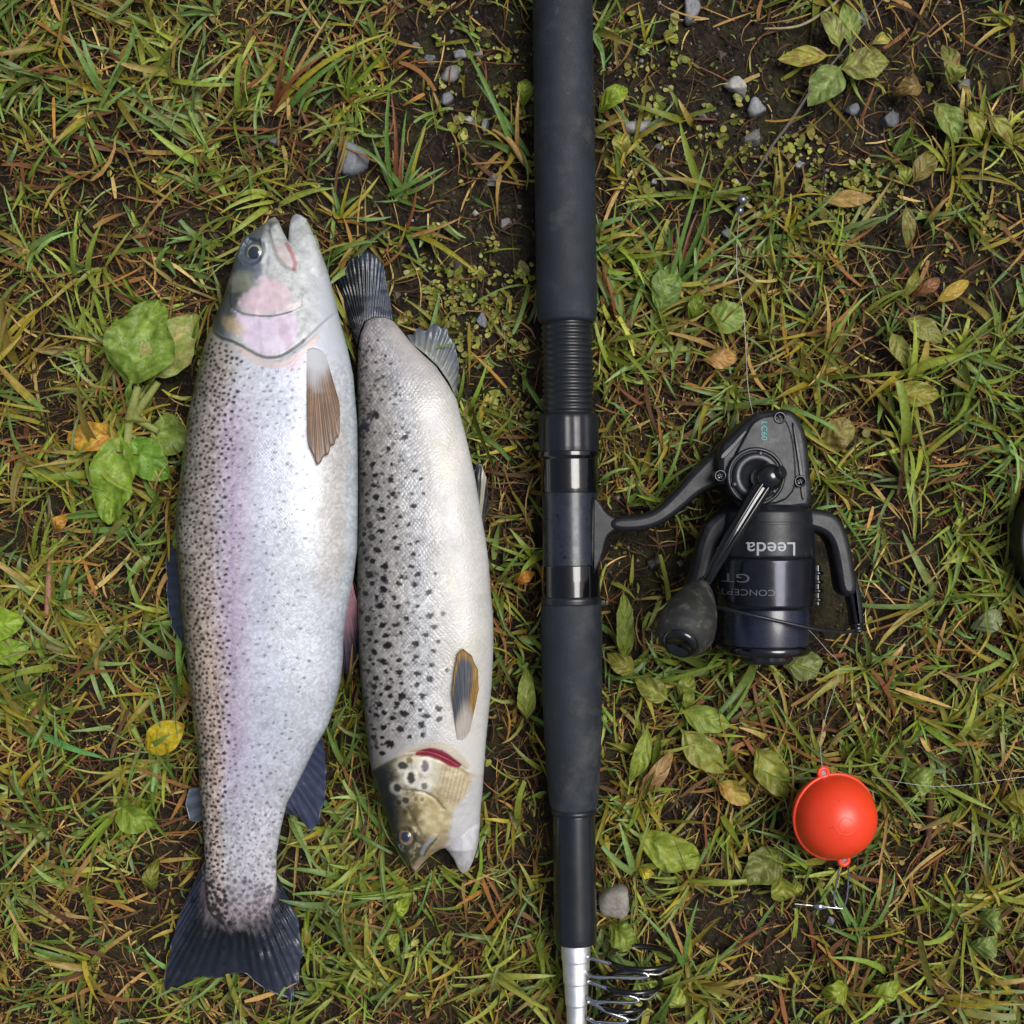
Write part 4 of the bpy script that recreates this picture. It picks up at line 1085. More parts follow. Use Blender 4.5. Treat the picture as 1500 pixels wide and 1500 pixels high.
def fin(name, parent, base, outer, cb, ct, zb, zt, mat, rays=16, amp=.00035, nt_=22, ns=90, fray=3.0, dark=None, seed=0, sag=0.0, thick=.0007, surf=None):
    """fan fin between a base line and an outer line (photo px); ridged rays, frayed edge"""
    def res(pts, n):
        P = np.asarray(pts, float); s = np.concatenate([[0], np.cumsum(np.hypot(*np.diff(P, axis=0).T))]); u = np.linspace(0, s[-1], n)
        return np.stack([np.interp(u, s, P[:, 0]), np.interp(u, s, P[:, 1])], -1)
    B = res(base, ns); O = res(outer, ns)
    s = np.linspace(0, 1, ns); t = np.linspace(0, 1, nt_)
    fr = (vnoise(s * rays * 1.4, s * 0 + seed, 40 + seed) - .5) * fray * 2
    D = O - B; Ld = np.hypot(D[:, 0], D[:, 1])[:, None] + 1e-6
    O = O + D / Ld * fr[:, None]
    G = B[None] * (1 - t[:, None, None]) + O[None] * t[:, None, None]
    zb = np.broadcast_to(np.asarray(zb, float), (ns,)) if np.ndim(zb) else np.full(ns, zb)
    zt = np.interp(s, np.linspace(0, 1, len(zt)), zt) if np.ndim(zt) else np.full(ns, zt)
    Z = zb[None] * (1 - t[:, None]) + zt[None] * t[:, None] - sag * np.sin(np.pi * t)[:, None]
    ridge = np.cos(s * rays * 2 * np.pi)[None] * amp * np.sin(np.pi * np.clip(t, .02, .98))[:, None] ** .5
    Z = Z + ridge + (fbm(G[..., 0] / 16., G[..., 1] / 16., 80 + seed, 2) - .5) * .002
    if surf is not None:
        Z = surf(G[..., 0], G[..., 1]) + .0004 + .0026 * t[:, None] ** 1.2 + ridge * np.clip(t * 3 - .4, 0, 1)[:, None]
        P = W(G[..., 0], G[..., 1], np.mean(Z) * .5 + surf.zc * .5); P[..., 2] = Z
    else:
        P = W(G[..., 0], G[..., 1], np.mean(Z)); P[..., 2] = Z
    cb = lin(cb); ct = lin(ct)
    C = cb * (1 - t[:, None, None]) + ct * t[:, None, None] * np.ones((1, ns, 1))
    C = C * (1 - .30 * (np.cos(s * rays * 2 * np.pi)[None, :, None] < -.3) * (t[:, None, None] > .1))
    C = C * (.8 + .4 * fbm(G[..., 0] / 7., G[..., 1] / 7., 90 + seed, 3))[..., None]
    if dark is not None:
        C = dark(C, G[..., 0], G[..., 1], s[None] + 0 * t[:, None], t[:, None] + 0 * s[None])
    V = P.reshape(-1, 3); Vb = V.copy(); Vb[:, 2] -= thick
    n = len(V)
    f = grid_faces(nt_, ns)
    # rim
    loop = np.concatenate([np.arange(ns), np.arange(1, nt_) * ns + ns - 1, (nt_ - 1) * ns + np.arange(ns - 2, -1, -1), np.arange(nt_ - 2, 0, -1) * ns])
    nx = np.roll(loop, -1)
    rim = np.stack([loop, nx, nx + n, loop + n], -1)
    F = np.vstack([f, f[:, ::-1] + n, rim])
    CC = np.clip(C.reshape(-1, 3), .002, .9)
    return part(name, np.vstack([V, Vb]), F, mat, parent, np.vstack([CC, CC]))

class Surf:
    """height of the fish's upper side at photo px"""
    def __init__(s, ys, xl, xr, b, zc, pw=2.25):
        s.a = (ys, xl, xr, b, zc); s.pw = pw; s.zc = float(np.mean(zc))
    def __call__(s, x, y):
        ys, xl, xr, b, zc = s.a
        l = np.interp(y, ys, xl); r = np.interp(y, ys, xr)
        u = np.clip(np.abs((x - (l + r) / 2) / ((r - l) / 2)), 0, .985)
        return np.interp(y, ys, zc) + np.interp(y, ys, b) * (1 - u ** s.pw) ** (1 / s.pw)

def attr_mat(name, rough, spec=.5, coat=0., bs=.15, bscale=900):
    m, nt, b = nmat(name)
    at = nt.nodes.new('ShaderNodeAttribute'); at.attribute_name = 'Col'; L(nt, at.outputs['Color'], b.inputs['Base Color'])
    b.inputs['Roughness'].default_value = rough; b.inputs['Specular IOR Level'].default_value = spec; b.inputs['Coat Weight'].default_value = coat
    n = noise_node(nt, bscale, 3); bump(nt, b, n.outputs['Fac'], bs, .0006)
    return m
M['fin'] = attr_mat('wet_fin', .26, .5, .1, .25)
M['pale_fin'] = attr_mat('pale_fin', .4, .45)
M['eye'] = attr_mat('fish_eye', .12, .6, .6, .02)
M['cornea'] = simple('pupil', (40, 48, 64), .08, 0, .6, .5)

def eye(parent, x, y, z, rx, ry, iris_in, iris_out, pup, tilt=(0, 0)):
    """domed eyeball with ringed iris; pupil is a lens of its own"""
    n = 40; m = 14
    rr = np.linspace(0, 1, m); th = np.linspace(0, 2 * np.pi, n, endpoint=False)
    X = x + np.outer(rr, np.cos(th)) * rx; Y = y + np.outer(rr, np.sin(th)) * ry
    dome = np.sqrt(np.clip(1 - rr ** 2, 0, 1)) * .0042 - .0035 * (rr > .97)
    P = W(X, Y, z); P[..., 2] = z + dome[:, None] + ((X - x) * tilt[0] + (Y - y) * tilt[1]) * S
    k = sstep(.55, .95, rr)[:, None, None]
    C = lin(iris_in) * (1 - k) + lin(iris_out) * k + 0 * X[..., None]
    C = C * (.75 + .5 * vnoise(np.cos(th) * 3 + 5, np.sin(th) * 3 + 5, 4))[None, :, None]
    e = part('eye', P.reshape(-1, 3), grid_faces(m, n, True), M['eye'], parent, C.reshape(-1, 3))
    k = .62
    X = x + np.outer(rr, np.cos(th)) * rx * pup; Y = y - .5 + np.outer(rr, np.sin(th)) * ry * pup
    P = W(X, Y, z); P[..., 2] = z + .0038 + np.sqrt(np.clip(1 - rr ** 2 * .9, 0, 1))[:, None] * .0012 + ((X - x) * tilt[0] + (Y - y) * tilt[1]) * S
    part('pupil', P.reshape(-1, 3), grid_faces(m, n, True), M['cornea'], e)
    return e

def make_rainbow():
    b0 = W(395, 840, 0); b0[2] = 0
    root = thing('rainbow_trout', b0, 'large silvery rainbow trout with pink side stripe, head up, lying on the grass', 'fish', 'two caught trout')
    # --- main shell (skull, upper jaw, trunk)
    ys = np.concatenate([np.linspace(318.5, 360, 50), np.arange(361, 1345, 1.3), np.linspace(1345.5, 1362, 22)])
    xl = smooth_tab(RB_L, ys, 5)
    Rm = [(318, 404), (326, 409), (340, 415), (354, 423), (360, 436), (367, 454), (376, 469), (386, 475.5), (400, 480), (436, 490), (470, 498)] + [p for p in RB_R if p[0] >= 481]
    xr = smooth_tab(Rm, ys, 5)
    k0 = (ys < 326); xl[k0] = np.interp(ys[k0], [318.5, 322, 326], [402.5, 394, 389]); xr[k0] = np.interp(ys[k0], [318.5, 322, 326], [403.5, 407, 409.5])
    def tf(y): return np.interp(y, [318, 345, 380, 450, 560, 900, 1100, 1250, 1330, 1362], [.50, .62, .62, .58, .52, .50, .50, .42, .20, .12])
    wid_env = np.interp(ys, [318, 330, 350, 380, 430, 480, 520], [14, 40, 80, 126, 164, 190, 205])
    kw = sstep(470, 570, ys)
    wid = wid_env * (1 - kw) + (xr - xl) * kw
    b = wid * S / 2 * tf(ys)
    b = soften(b)
    bm = b.max()
    def zcf(bb): return .30 * bm + .70 * bb + .0045
    zc = zcf(b)
    V, PX, PY, top = loft_grid(ys, xl, xr, b, zc)
    # --- lower jaw shell
    yj = np.concatenate([np.linspace(313.5, 330, 24), np.arange(331, 560, 1.5)])
    jl = np.interp(yj, [313.5, 316, 322, 332, 356, 390, 430, 480, 560], [434.5, 429, 426, 424, 423, 428, 436, 450, 480])
    jr = smooth_tab(RB_R, yj, 5); kj = yj < 322; jr[kj] = np.interp(yj[kj], [313.5, 316, 322], [436, 442, 450.5])
    jr = jr - np.interp(yj, [480, 560], [0, 6])
    bj = (jr - jl) * S / 2 * np.interp(yj, [313, 330, 360, 400, 470, 560], [.5, .9, 1.32, 1.38, .9, .4])
    bmain = np.interp(yj, ys, b); zmain = np.interp(yj, ys, zc)
    zj = zmain - np.interp(yj, [313, 400, 450, 560], [.000, .000, .004, .010])
    Vj, PXj, PYj, topj = loft_grid(yj, jl, jr, bj, zj, 90, 24)

    def paint(PX, PY, top, jaw=False):
        XL = interp(RB_L, PY); XR = interp(RB_R, PY); v = np.clip((PX - XL) / (XR - XL), -.1, 1.1)
        nz = fbm(PX / 14., PY / 14., 1, 3); nf = vnoise(PX / 2.2, PY / 2.2, 2); nb = fbm(PX / 60., PY / 60., 3, 3)
        C = np.ones(PX.shape + (3,)) * lin((184, 187, 196))
        vw = v + (nz - .5) * .05
        warm = sstep(760, 1000, PY)
        back = lin((158, 149, 140)) * (1 - warm[..., None]) + lin((184, 165, 146)) * warm[..., None]
        m = (1 - sstep(.20, .36, vw))[..., None]; C = C * (1 - m) + back * m
        mixc(C, (1 - sstep(.04, .20, vw)) * .8, (90, 88, 78))
        mixc(C, (1 - sstep(-.02, .08, vw)) * .85, (38, 40, 36))
        stripe = np.exp(-((PX - (358 + (PY - 700) * -.004)) / 32) ** 2) * sstep(540, 640, PY) * (1 - sstep(1130, 1230, PY)) * (.55 + .6 * nb)
        mixc(C, np.clip(stripe * .55, 0, .7), (168, 142, 172))
        mixc(C, np.exp(-((PX - 354) / 3.5) ** 2) * sstep(560, 620, PY) * (1 - sstep(1060, 1150, PY)) * .3, (150, 122, 152))
        mixc(C, sstep(.40, .5, vw) * (1 - sstep(.6, .8, vw)) * .35, (184, 190, 210))
        mixc(C, sstep(.5, .65, vw) * (1 - sstep(.75, .86, vw)) * sstep(640, 760, PY) * (1 - sstep(900, 1000, PY)) * .6, (192, 196, 201))
        mixc(C, sstep(.76, .88, vw) * (1 - sstep(.93, .99, vw)) * (1 - sstep(820, 900, PY)) * sstep(520, 640, PY) * .65, (178, 172, 162))
        mixc(C, sstep(.92, 1.0, vw) * .5, (170, 184, 188))
        tailw = sstep(1080, 1280, PY)
        mixc(C, tailw * .55, (152, 144, 146)); mixc(C, sstep(1270, 1345, PY) * .7, (128, 112, 116)); mixc(C, sstep(-8, 10, PY - (1352 - ((PX - 350) / 52) ** 2 * 22) + (nz - .5) * 30) * .75, (78, 74, 80))
        # glitter of the scales, painted as random brightness per scale
        p = 4.6
        wx = (fbm(PX / 13., PY / 13., 120, 2) - .5) * 9; wy = (fbm(PX / 13., PY / 13., 121, 2) - .5) * 9
        su = np.floor((PX + wx + .8 * (PY + wy)) / p); dv = np.floor((PX + wx - .8 * (PY + wy)) / p)
        g = hash2(su, dv, 5)
        sc = sstep(500, 560, PY)
        gl = 1 + (g - .5) * (.34 + .50 * (1 - sstep(.2, .4, v)) + .34 * tailw) * sc
        C *= gl[..., None]
        C *= (1 + (nf - .5) * .22 * sc)[..., None]
        C *= (1 + (fbm(PX / 40., PY / 60., 109, 3) - .5) * .22 * sc)[..., None]
        # ---- spots
        r = np.random.default_rng(21); nzs = (vnoise(PX / 1.7, PY / 1.7, 12) - .5) * .9
        got = {}
        for _ in range(13000):
            y = r.uniform(496, 1352); vv = r.random() ** 1.3 * (.97 if y > 1150 else .85)
            dens = np.interp(vv, [0, .04, .28, .35, .48, .52, .72, .85], [.8, 1, 1, .24, .14, .36, .15, .0])
            if y > 1130: dens = max(dens * .9, np.interp(y, [1130, 1250], [.12, .5]) * (1 - vv * .4))
            if 640 < y < 1100 and vv > .36: dens *= .35
            if r.random() > dens * .8: continue
            xl_ = np.interp(y, [p_[0] for p_ in RB_L], [p_[1] for p_ in RB_L]); xr_ = np.interp(y, [p_[0] for p_ in RB_R], [p_[1] for p_ in RB_R])
            x = xl_ + vv * (xr_ - xl_)
            key = (int(x // 7), int(y // 7))
            if any(math.hypot(x - q[0], y - q[1]) < (6.0 if vv < .22 else 7.2) for i_ in (-1, 0, 1) for j_ in (-1, 0, 1) for q in got.get((key[0] + i_, key[1] + j_), ())): continue
            got.setdefault(key, []).append((x, y))
            rad = r.uniform(1.6, 2.7) * (1.0 if vv < .35 else .85) * (1.7 if y > 1285 else 1)
            spot(C, PX, PY, x, y, rad * r.uniform(.9, 1.35), rad * r.uniform(.8, 1.1), lin((34, 31, 33)), (.95 if vv < .33 else .6), r.uniform(-.6, .6), .4, nzs * .55)
        line(C, PX, PY, [(291, 1108), (301, 1103), (314, 1094)], 3, (40, 36, 36), .8)
        # ---- head
        hd = 1 - sstep(-8, 14, PY - yon(PX, [300, 330, 356, 379, 401, 424, 447, 465, 520], [470, 498, 508, 521, 530, 527, 511, 494, 430]))
        hd = hd * (1 - .9 * sstep(446, 482, PX + (nz - .5) * 14))
        mixc(C, hd, (184, 188, 187))
        mot = fbm(PX / 5., PY / 5., 44, 3)
        mixc(C, hd * sstep(.5, .62, mot) * .55, (146, 151, 148))
        mixc(C, hd * (1 - sstep(.18, .36, vw + (PY - 420) * .0006)) * .95, (50, 58, 58))
        mixc(C, hd * (1 - sstep(-.02, .14, vw)) * .85, (24, 31, 31))
        mixc(C, hd * ell(PX, PY, 372, 374, 27, 36, .1, .3) * .85, (76, 87, 98))
        mixc(C, hd * ell(PX, PY, 384, 400, 16, 22, .2, .3) * .7, (86, 98, 112))
        mixc(C, hd * ell(PX, PY, 362, 418, 20, 16, .2, .5) * .7, (132, 134, 116))
        mixc(C, ell(PX, PY, 394, 372, 5, 34, -.03, .5) * .8, (200, 203, 203))
        stk = fbm(PX / 4.5, PY / 15., 46, 3)
        mixc(C, polym(PX, PY, [(354, 456), (362, 446), (376, 436), (390, 420), (408, 412), (424, 424), (436, 442), (442, 456), (432, 464), (408, 469), (380, 467)], 8, 22, 3) * hd * (.55 + .5 * stk), (204, 178, 188))
        mixc(C, polym(PX, PY, [(356, 464), (380, 472), (408, 473), (438, 466), (446, 478), (446, 496), (438, 514), (420, 525), (402, 527), (384, 519), (370, 508), (360, 490)], 4.5, 12, 9) * hd * (.6 + .5 * stk), (206, 190, 212))
        mixc(C, polym(PX, PY, [(386, 474), (392, 474), (398, 522), (393, 520)], 2, 3, 5) * hd * .3, (160, 140, 170))
        mixc(C, ell(PX, PY, 418, 505, 18, 22, .3, .6) * hd * .5, (212, 207, 218))
        mixc(C, ell(PX, PY, 428, 500, 8, 26, -.3, .5) * hd * .4, (166, 132, 150))
        mixc(C, ell(PX, PY, 352, 484, 18, 10, .7, .5) * hd * .7, (170, 150, 112))
        line(C, PX, PY, [(352, 459), (366, 467), (380, 469.5), (408, 471), (436, 464)], 2.0, (84, 82, 90), .65)
        line(C, PX, PY, [(318, 486), (330, 498), (356, 509), (379, 523), (401, 531), (424, 528), (447, 513), (454, 505)], 2.4, (70, 66, 66), .6)
        line(C, PX, PY, [(365, 520), (392, 537), (410, 541), (434, 537), (452, 523), (470, 500)], 7, (194, 176, 168), .7)
        mixc(C, ell(PX, PY, 440, 540, 16, 10, -.5, .6) * .45, (182, 152, 162))
        line(C, PX, PY, [(396, 338), (404, 362), (412, 384), (424, 398), (436, 402)], 2.6, (120, 128, 130), .7)
        line(C, PX, PY, [(424, 362), (432, 376), (438, 392), (437, 402)], 4, (168, 104, 112), .8)
        mixc(C, ell(PX, PY, 420, 380, 7, 20, -.55, .5) * .6, (200, 176, 172))
        mixc(C, ell(PX, PY, 401, 322, 9, 7, 0, .5) * .6, (150, 152, 142))
        mixc(C, ell(PX, PY, 388, 340, 14, 12, .5, .5) * .55, (92, 98, 96))
        if jaw:
            lj = 1 - sstep(400, 470, PY)
            mixc(C, lj * .8, (190, 193, 195)); mixc(C, lj * sstep(.45, .65, mot) * .35, (140, 144, 146)); mixc(C, ell(PX, PY, 434, 318, 10, 9, 0, .5) * .6, (120, 120, 134))
            line(C, PX, PY, [(458, 350), (466, 400), (462, 450)], 6, (200, 203, 202), .6)
            mixc(C, lj * (1 - sstep(424, 432, PX)) * .4, (180, 160, 164))
        C *= (.80 + .40 * fbm(PX / 9., PY / 9., 48, 4) * hd + .20 * (1 - hd))[..., None]
        return np.clip(C, .003, .92), sc
    C, sc = paint(PX, PY, top)
    # --- relief: gill cover, cheek plate, eye socket, jaw bone
    ye = yon(PX, [300, 330, 356, 379, 401, 424, 447, 465, 520], [470, 498, 508, 521, 530, 527, 511, 494, 430])
    d = PY - ye
    rel = .0018 * sstep(-60, -4, d) * (1 - sstep(-1.5, 1.5, d)) - .0008 * np.exp(-((d - 3) / 3) ** 2)
    d2 = PY - yon(PX, [340, 352, 380, 408, 436, 460], [440, 459, 469.5, 471, 464, 450])
    rel += .0009 * sstep(-40, -3, d2) * (1 - sstep(-1.2, 1.2, d2)) * (PX > 345) * (PX < 450)
    rel -= .0035 * ell(PX, PY, 374, 373, 19, 19, 0, .3)
    rel += .0010 * np.exp(-((np.hypot(PX - 374, PY - 373) - 22) / 4) ** 2)
    rel -= .0014 * np.exp(-(poly_dist(PX, PY, [(396, 340), (404, 362), (412, 384), (424, 398), (436, 402)]) / 2.2) ** 2)
    rel += (fbm(PX / 22., PY / 22., 70, 3) - .5) * .0014 * (1 - sstep(470, 540, PY))
    rel += (fbm(PX / 70., PY / 110., 71, 2) - .5) * .0020
    rel -= .0012 * np.exp(-(poly_dist(PX, PY, [(284, 1112), (301, 1104), (316, 1094)]) / 4) ** 2)
    V[..., 2] += rel * np.clip(top * 1.5, 0, 1)
    Cj, scj = paint(PXj, PYj, topj, True)
    Vj[..., 2] += (fbm(PXj / 18., PYj / 18., 72, 3) - .5) * .0014 * topj
    n1 = V.shape[0] * V.shape[1]
    F = np.vstack([grid_faces(*V.shape[:2], True), grid_faces(*Vj.shape[:2], True, n1)])
    Vall = np.vstack([V.reshape(-1, 3), Vj.reshape(-1, 3)])
    wq = lambda a, b_, s_: (a + (fbm(a / 13., b_ / 13., s_, 2) - .5) * 9, b_ + (fbm(a / 13., b_ / 13., s_ + 1, 2) - .5) * 9)
    UV = np.vstack([np.stack([*wq(PX, PY, 120), sc * fbm(PX / 25., PY / 25., 126, 3)], -1).reshape(-1, 3), np.stack([*wq(PXj, PYj, 120), scj * .5], -1).reshape(-1, 3)])
    part('body', Vall, F[:, ::-1], fish_mat('rainbow_trout_skin', 9.2, .16), root, np.vstack([C.reshape(-1, 3), Cj.reshape(-1, 3)]), UV)
    zt = float(np.interp(373, ys, zc + b))
    eye(root, 374, 372.5, zt - .0062, 15.5, 16.5, (176, 170, 146), (74, 82, 88), .56, (.25, 0))
    zend = float(zc[-1])
    navy, nav2 = (34, 38, 50), (48, 54, 70)
    def tail_dark(C, gx, gy, s, t):
        k = sstep(.12, .3, s) * (1 - sstep(.55, .75, s)) * .55 + .4 * (1 - t) ** 2
        C = C * (1 - k[..., None])
        kb = ((1 - sstep(.02, .26, t + (vnoise(gx / 5., gy / 12., 67) - .5) * .16)) * .8)[..., None]
        C = C * (1 - kb) + lin((104, 96, 100)) * kb
        spk = (vnoise(gx / 4., gy / 4., 66) > .74) & (t < .55)
        return np.where(spk[..., None], C * .3, C)
    fin('tail_fin', root, [(302, 1258), (304, 1300), (312, 1330), (328, 1346), (346, 1350), (370, 1344), (390, 1328), (400, 1300), (403, 1270)],
        [(280, 1300), (262, 1340), (248, 1388), (237, 1440), (239, 1460), (262, 1452), (280, 1438), (316, 1434), (352, 1426), (376, 1444), (400, 1458), (428, 1468), (437, 1436), (443, 1392), (434, 1345), (416, 1306)],
        navy, nav2, zend - .0005, [.006, .004, .005, .004, .006], M['fin'], 26, .0005, 34, 150, 4.0, tail_dark, 1)
    fin('dorsal_fin', root, [(266, 806), (268, 860), (274, 940)], [(243, 800), (241, 830), (244, 885), (250, 918), (266, 946)], (40, 46, 60), (44, 52, 70), .016, .010, M['fin'], 9, .0004, 16, 60, 1.5, None, 2)
    fin('adipose_fin', root, [(296, 1152), (298, 1200)], [(276, 1156), (270, 1180), (277, 1203), (290, 1206)], (66, 72, 80), (96, 104, 116), .014, .010, M['fin'], 3, .0001, 10, 24, .5, None, 3)
    fin('anal_fin', root, [(470, 1078), (446, 1125), (428, 1160), (416, 1184)], [(474, 1082), (476, 1130), (476, 1166), (466, 1208), (452, 1222), (436, 1200), (418, 1194)], (54, 60, 82), (52, 58, 80), .016, [.012, .008, .006, .006, .008], M['fin'], 11, .0005, 20, 70, 2.0, None, 4)
    def pel(C, gx, gy, s, t):
        k = (1 - sstep(880, 950, gy))[..., None] * .7
        return C * (1 - k) + lin((168, 124, 134)) * k
    fin('pelvic_fin', root, [(498, 862), (508, 858), (519, 850)], [(501, 985), (505, 1002), (512, 992), (521, 960), (523, 880)], (120, 98, 104), (44, 46, 66), .034, [.012, .010, .012, .018, .026], M['fin'], 7, .0006, 26, 50, 1.5, pel, 5)
    zp = float(np.interp(520, ys, zc)) 
    def pec(C, gx, gy, s, t):
        k = sstep(.10, .50, t + (vnoise(gx / 9., gy / 9., 7) - .5) * .16)[..., None]
        C = lin((166, 169, 175)) * (1 - k) + C * k
        st = (vnoise(s * 60, t * 3, 8) > .58)[..., None] * k
        return C * (1 - .32 * st)
    zpt = lambda y, f: float(np.interp(y, ys, zc + b * f))
    fin('pectoral_fin', root, [(454, 516), (462, 512), (472, 515), (480, 522)], [(458, 640), (462, 662), (473, 679), (484, 668), (495, 650), (502, 622), (500, 590)], (150, 122, 98), (122, 98, 80), 0, 0, M['pale_fin'], 13, .0004, 40, 64, 6.0, pec, 6, surf=Surf(ys, xl, xr, b, zc))
    return root

BROWN_SPOTS = [(553.7,609.3,3.1),(536.0,626.1,3.1),(541.6,665.3,2.6),(549.1,681.2,2.9),(536.0,695.2,2.9),(552.8,697.1,2.9),(575.2,704.5,3.1),(550.9,712.0,2.9),(572.4,658.8,2.6),(596.7,642.0,2.6),(540.7,724.1,2.3),(539.7,734.4,1.9),(554.7,728.8,2.9),(578.9,724.1,2.9),(562.1,746.5,3.3),(541.6,747.5,2.3),(608.8,741.9,2.9),(565.9,758.7,2.3),(544.4,768.9,3.8),(590.1,756.8,2.1),(563.1,777.3,3.3),(602.3,768.0,2.1),(536.0,782.0,2.3),(548.1,786.7,3.1),(581.7,786.7,2.3),(562.1,792.3,1.9),(533.2,796.9,2.7),(556.5,805.3,3.8),(584.5,801.6,2.5),(536.0,809.1,2.1),(613.5,792.3,2.1),(605.1,796.0,1.7),(539.7,817.5,2.3),(549.1,820.3,2.9),(567.7,827.7,3.6),(608.8,810.0,2.5),(606.9,827.7,2.5),(544.4,839.9,4.2),(565.9,845.5,3.3),(592.0,842.7,2.1),(615.3,838.9,2.5),(640.5,838.0,2.7),(548.1,852.9,2.9),(565.9,860.4,3.3),(588.3,852.9,2.7),(611.6,853.9,2.9),(538.8,867.9,2.7),(555.6,871.6,2.3),(581.7,872.5,2.5),(630.3,865.1,2.9),(577.1,681.2,1.9),(619.1,702.7,2.3),(623.7,723.2,1.9),(584.5,769.9,1.9),(610.7,691.5,1.9),(560.3,884.8,3.6),(586.4,885.7,2.7),(615.3,884.8,2.3),(530.4,894.1,2.5),(542.5,904.4,2.9),(564.0,911.9,3.3),(581.7,911.9,2.3),(599.5,902.5,2.7),(633.1,897.9,2.9),(638.7,914.7,2.9),(651.7,895.1,2.3),(545.3,924.0,3.8),(569.6,926.8,2.9),(591.1,923.1,2.1),(612.5,938.0,2.9),(544.4,934.3,1.9),(554.7,936.1,2.3),(572.4,940.8,3.8),(627.5,925.9,1.9),(536.0,942.7,1.9),(551.9,951.1,2.9),(644.3,935.2,1.9),(637.7,948.3,2.1),(545.3,962.3,2.1),(565.9,965.1,3.8),(550.9,968.8,1.7),(588.3,962.3,2.3),(613.5,956.7,2.5),(634.9,968.8,2.7),(541.6,979.1,2.3),(531.3,978.1,1.7),(569.6,979.1,2.5),(589.2,979.1,3.1),(657.3,976.3,1.9),(614.4,980.9,2.9),(633.1,988.4,3.1),(554.7,988.4,2.9),(576.1,989.3,1.9),(592.0,994.9,2.1),(551.9,1000.5,2.9),(572.4,1001.5,3.3),(614.4,996.8,2.7),(621.9,1012.7,3.1),(592.9,1012.7,3.6),(575.2,1013.6,2.7),(562.1,1011.7,2.1),(550.9,1010.8,1.9),(540.7,1018.3,1.9),(560.3,1026.7,3.3),(585.5,1024.8,2.9),(645.2,1030.4,3.1),(606.9,1022.9,2.3),(619.1,1032.3,2.1),(595.7,1037.9,3.6),(566.8,1037.9,2.7),(544.4,1037.9,2.1),(554.7,1042.5,2.5),(578.9,1045.3,2.7),(628.4,1041.6,2.9),(646.1,1046.3,3.3),(565.9,1059.3,3.3),(590.1,1060.3,3.6),(620.9,1054.7,3.3),(550.0,1063.1,1.9),(550.0,1075.2,2.7),(563.1,1074.3,2.1),(603.2,1071.5,2.3),(622.8,1068.7,2.7),(575.2,1082.7,4.2),(564.0,1096.7,2.7),(554.7,1089.2,1.9),(563.1,1084.5,1.5)]
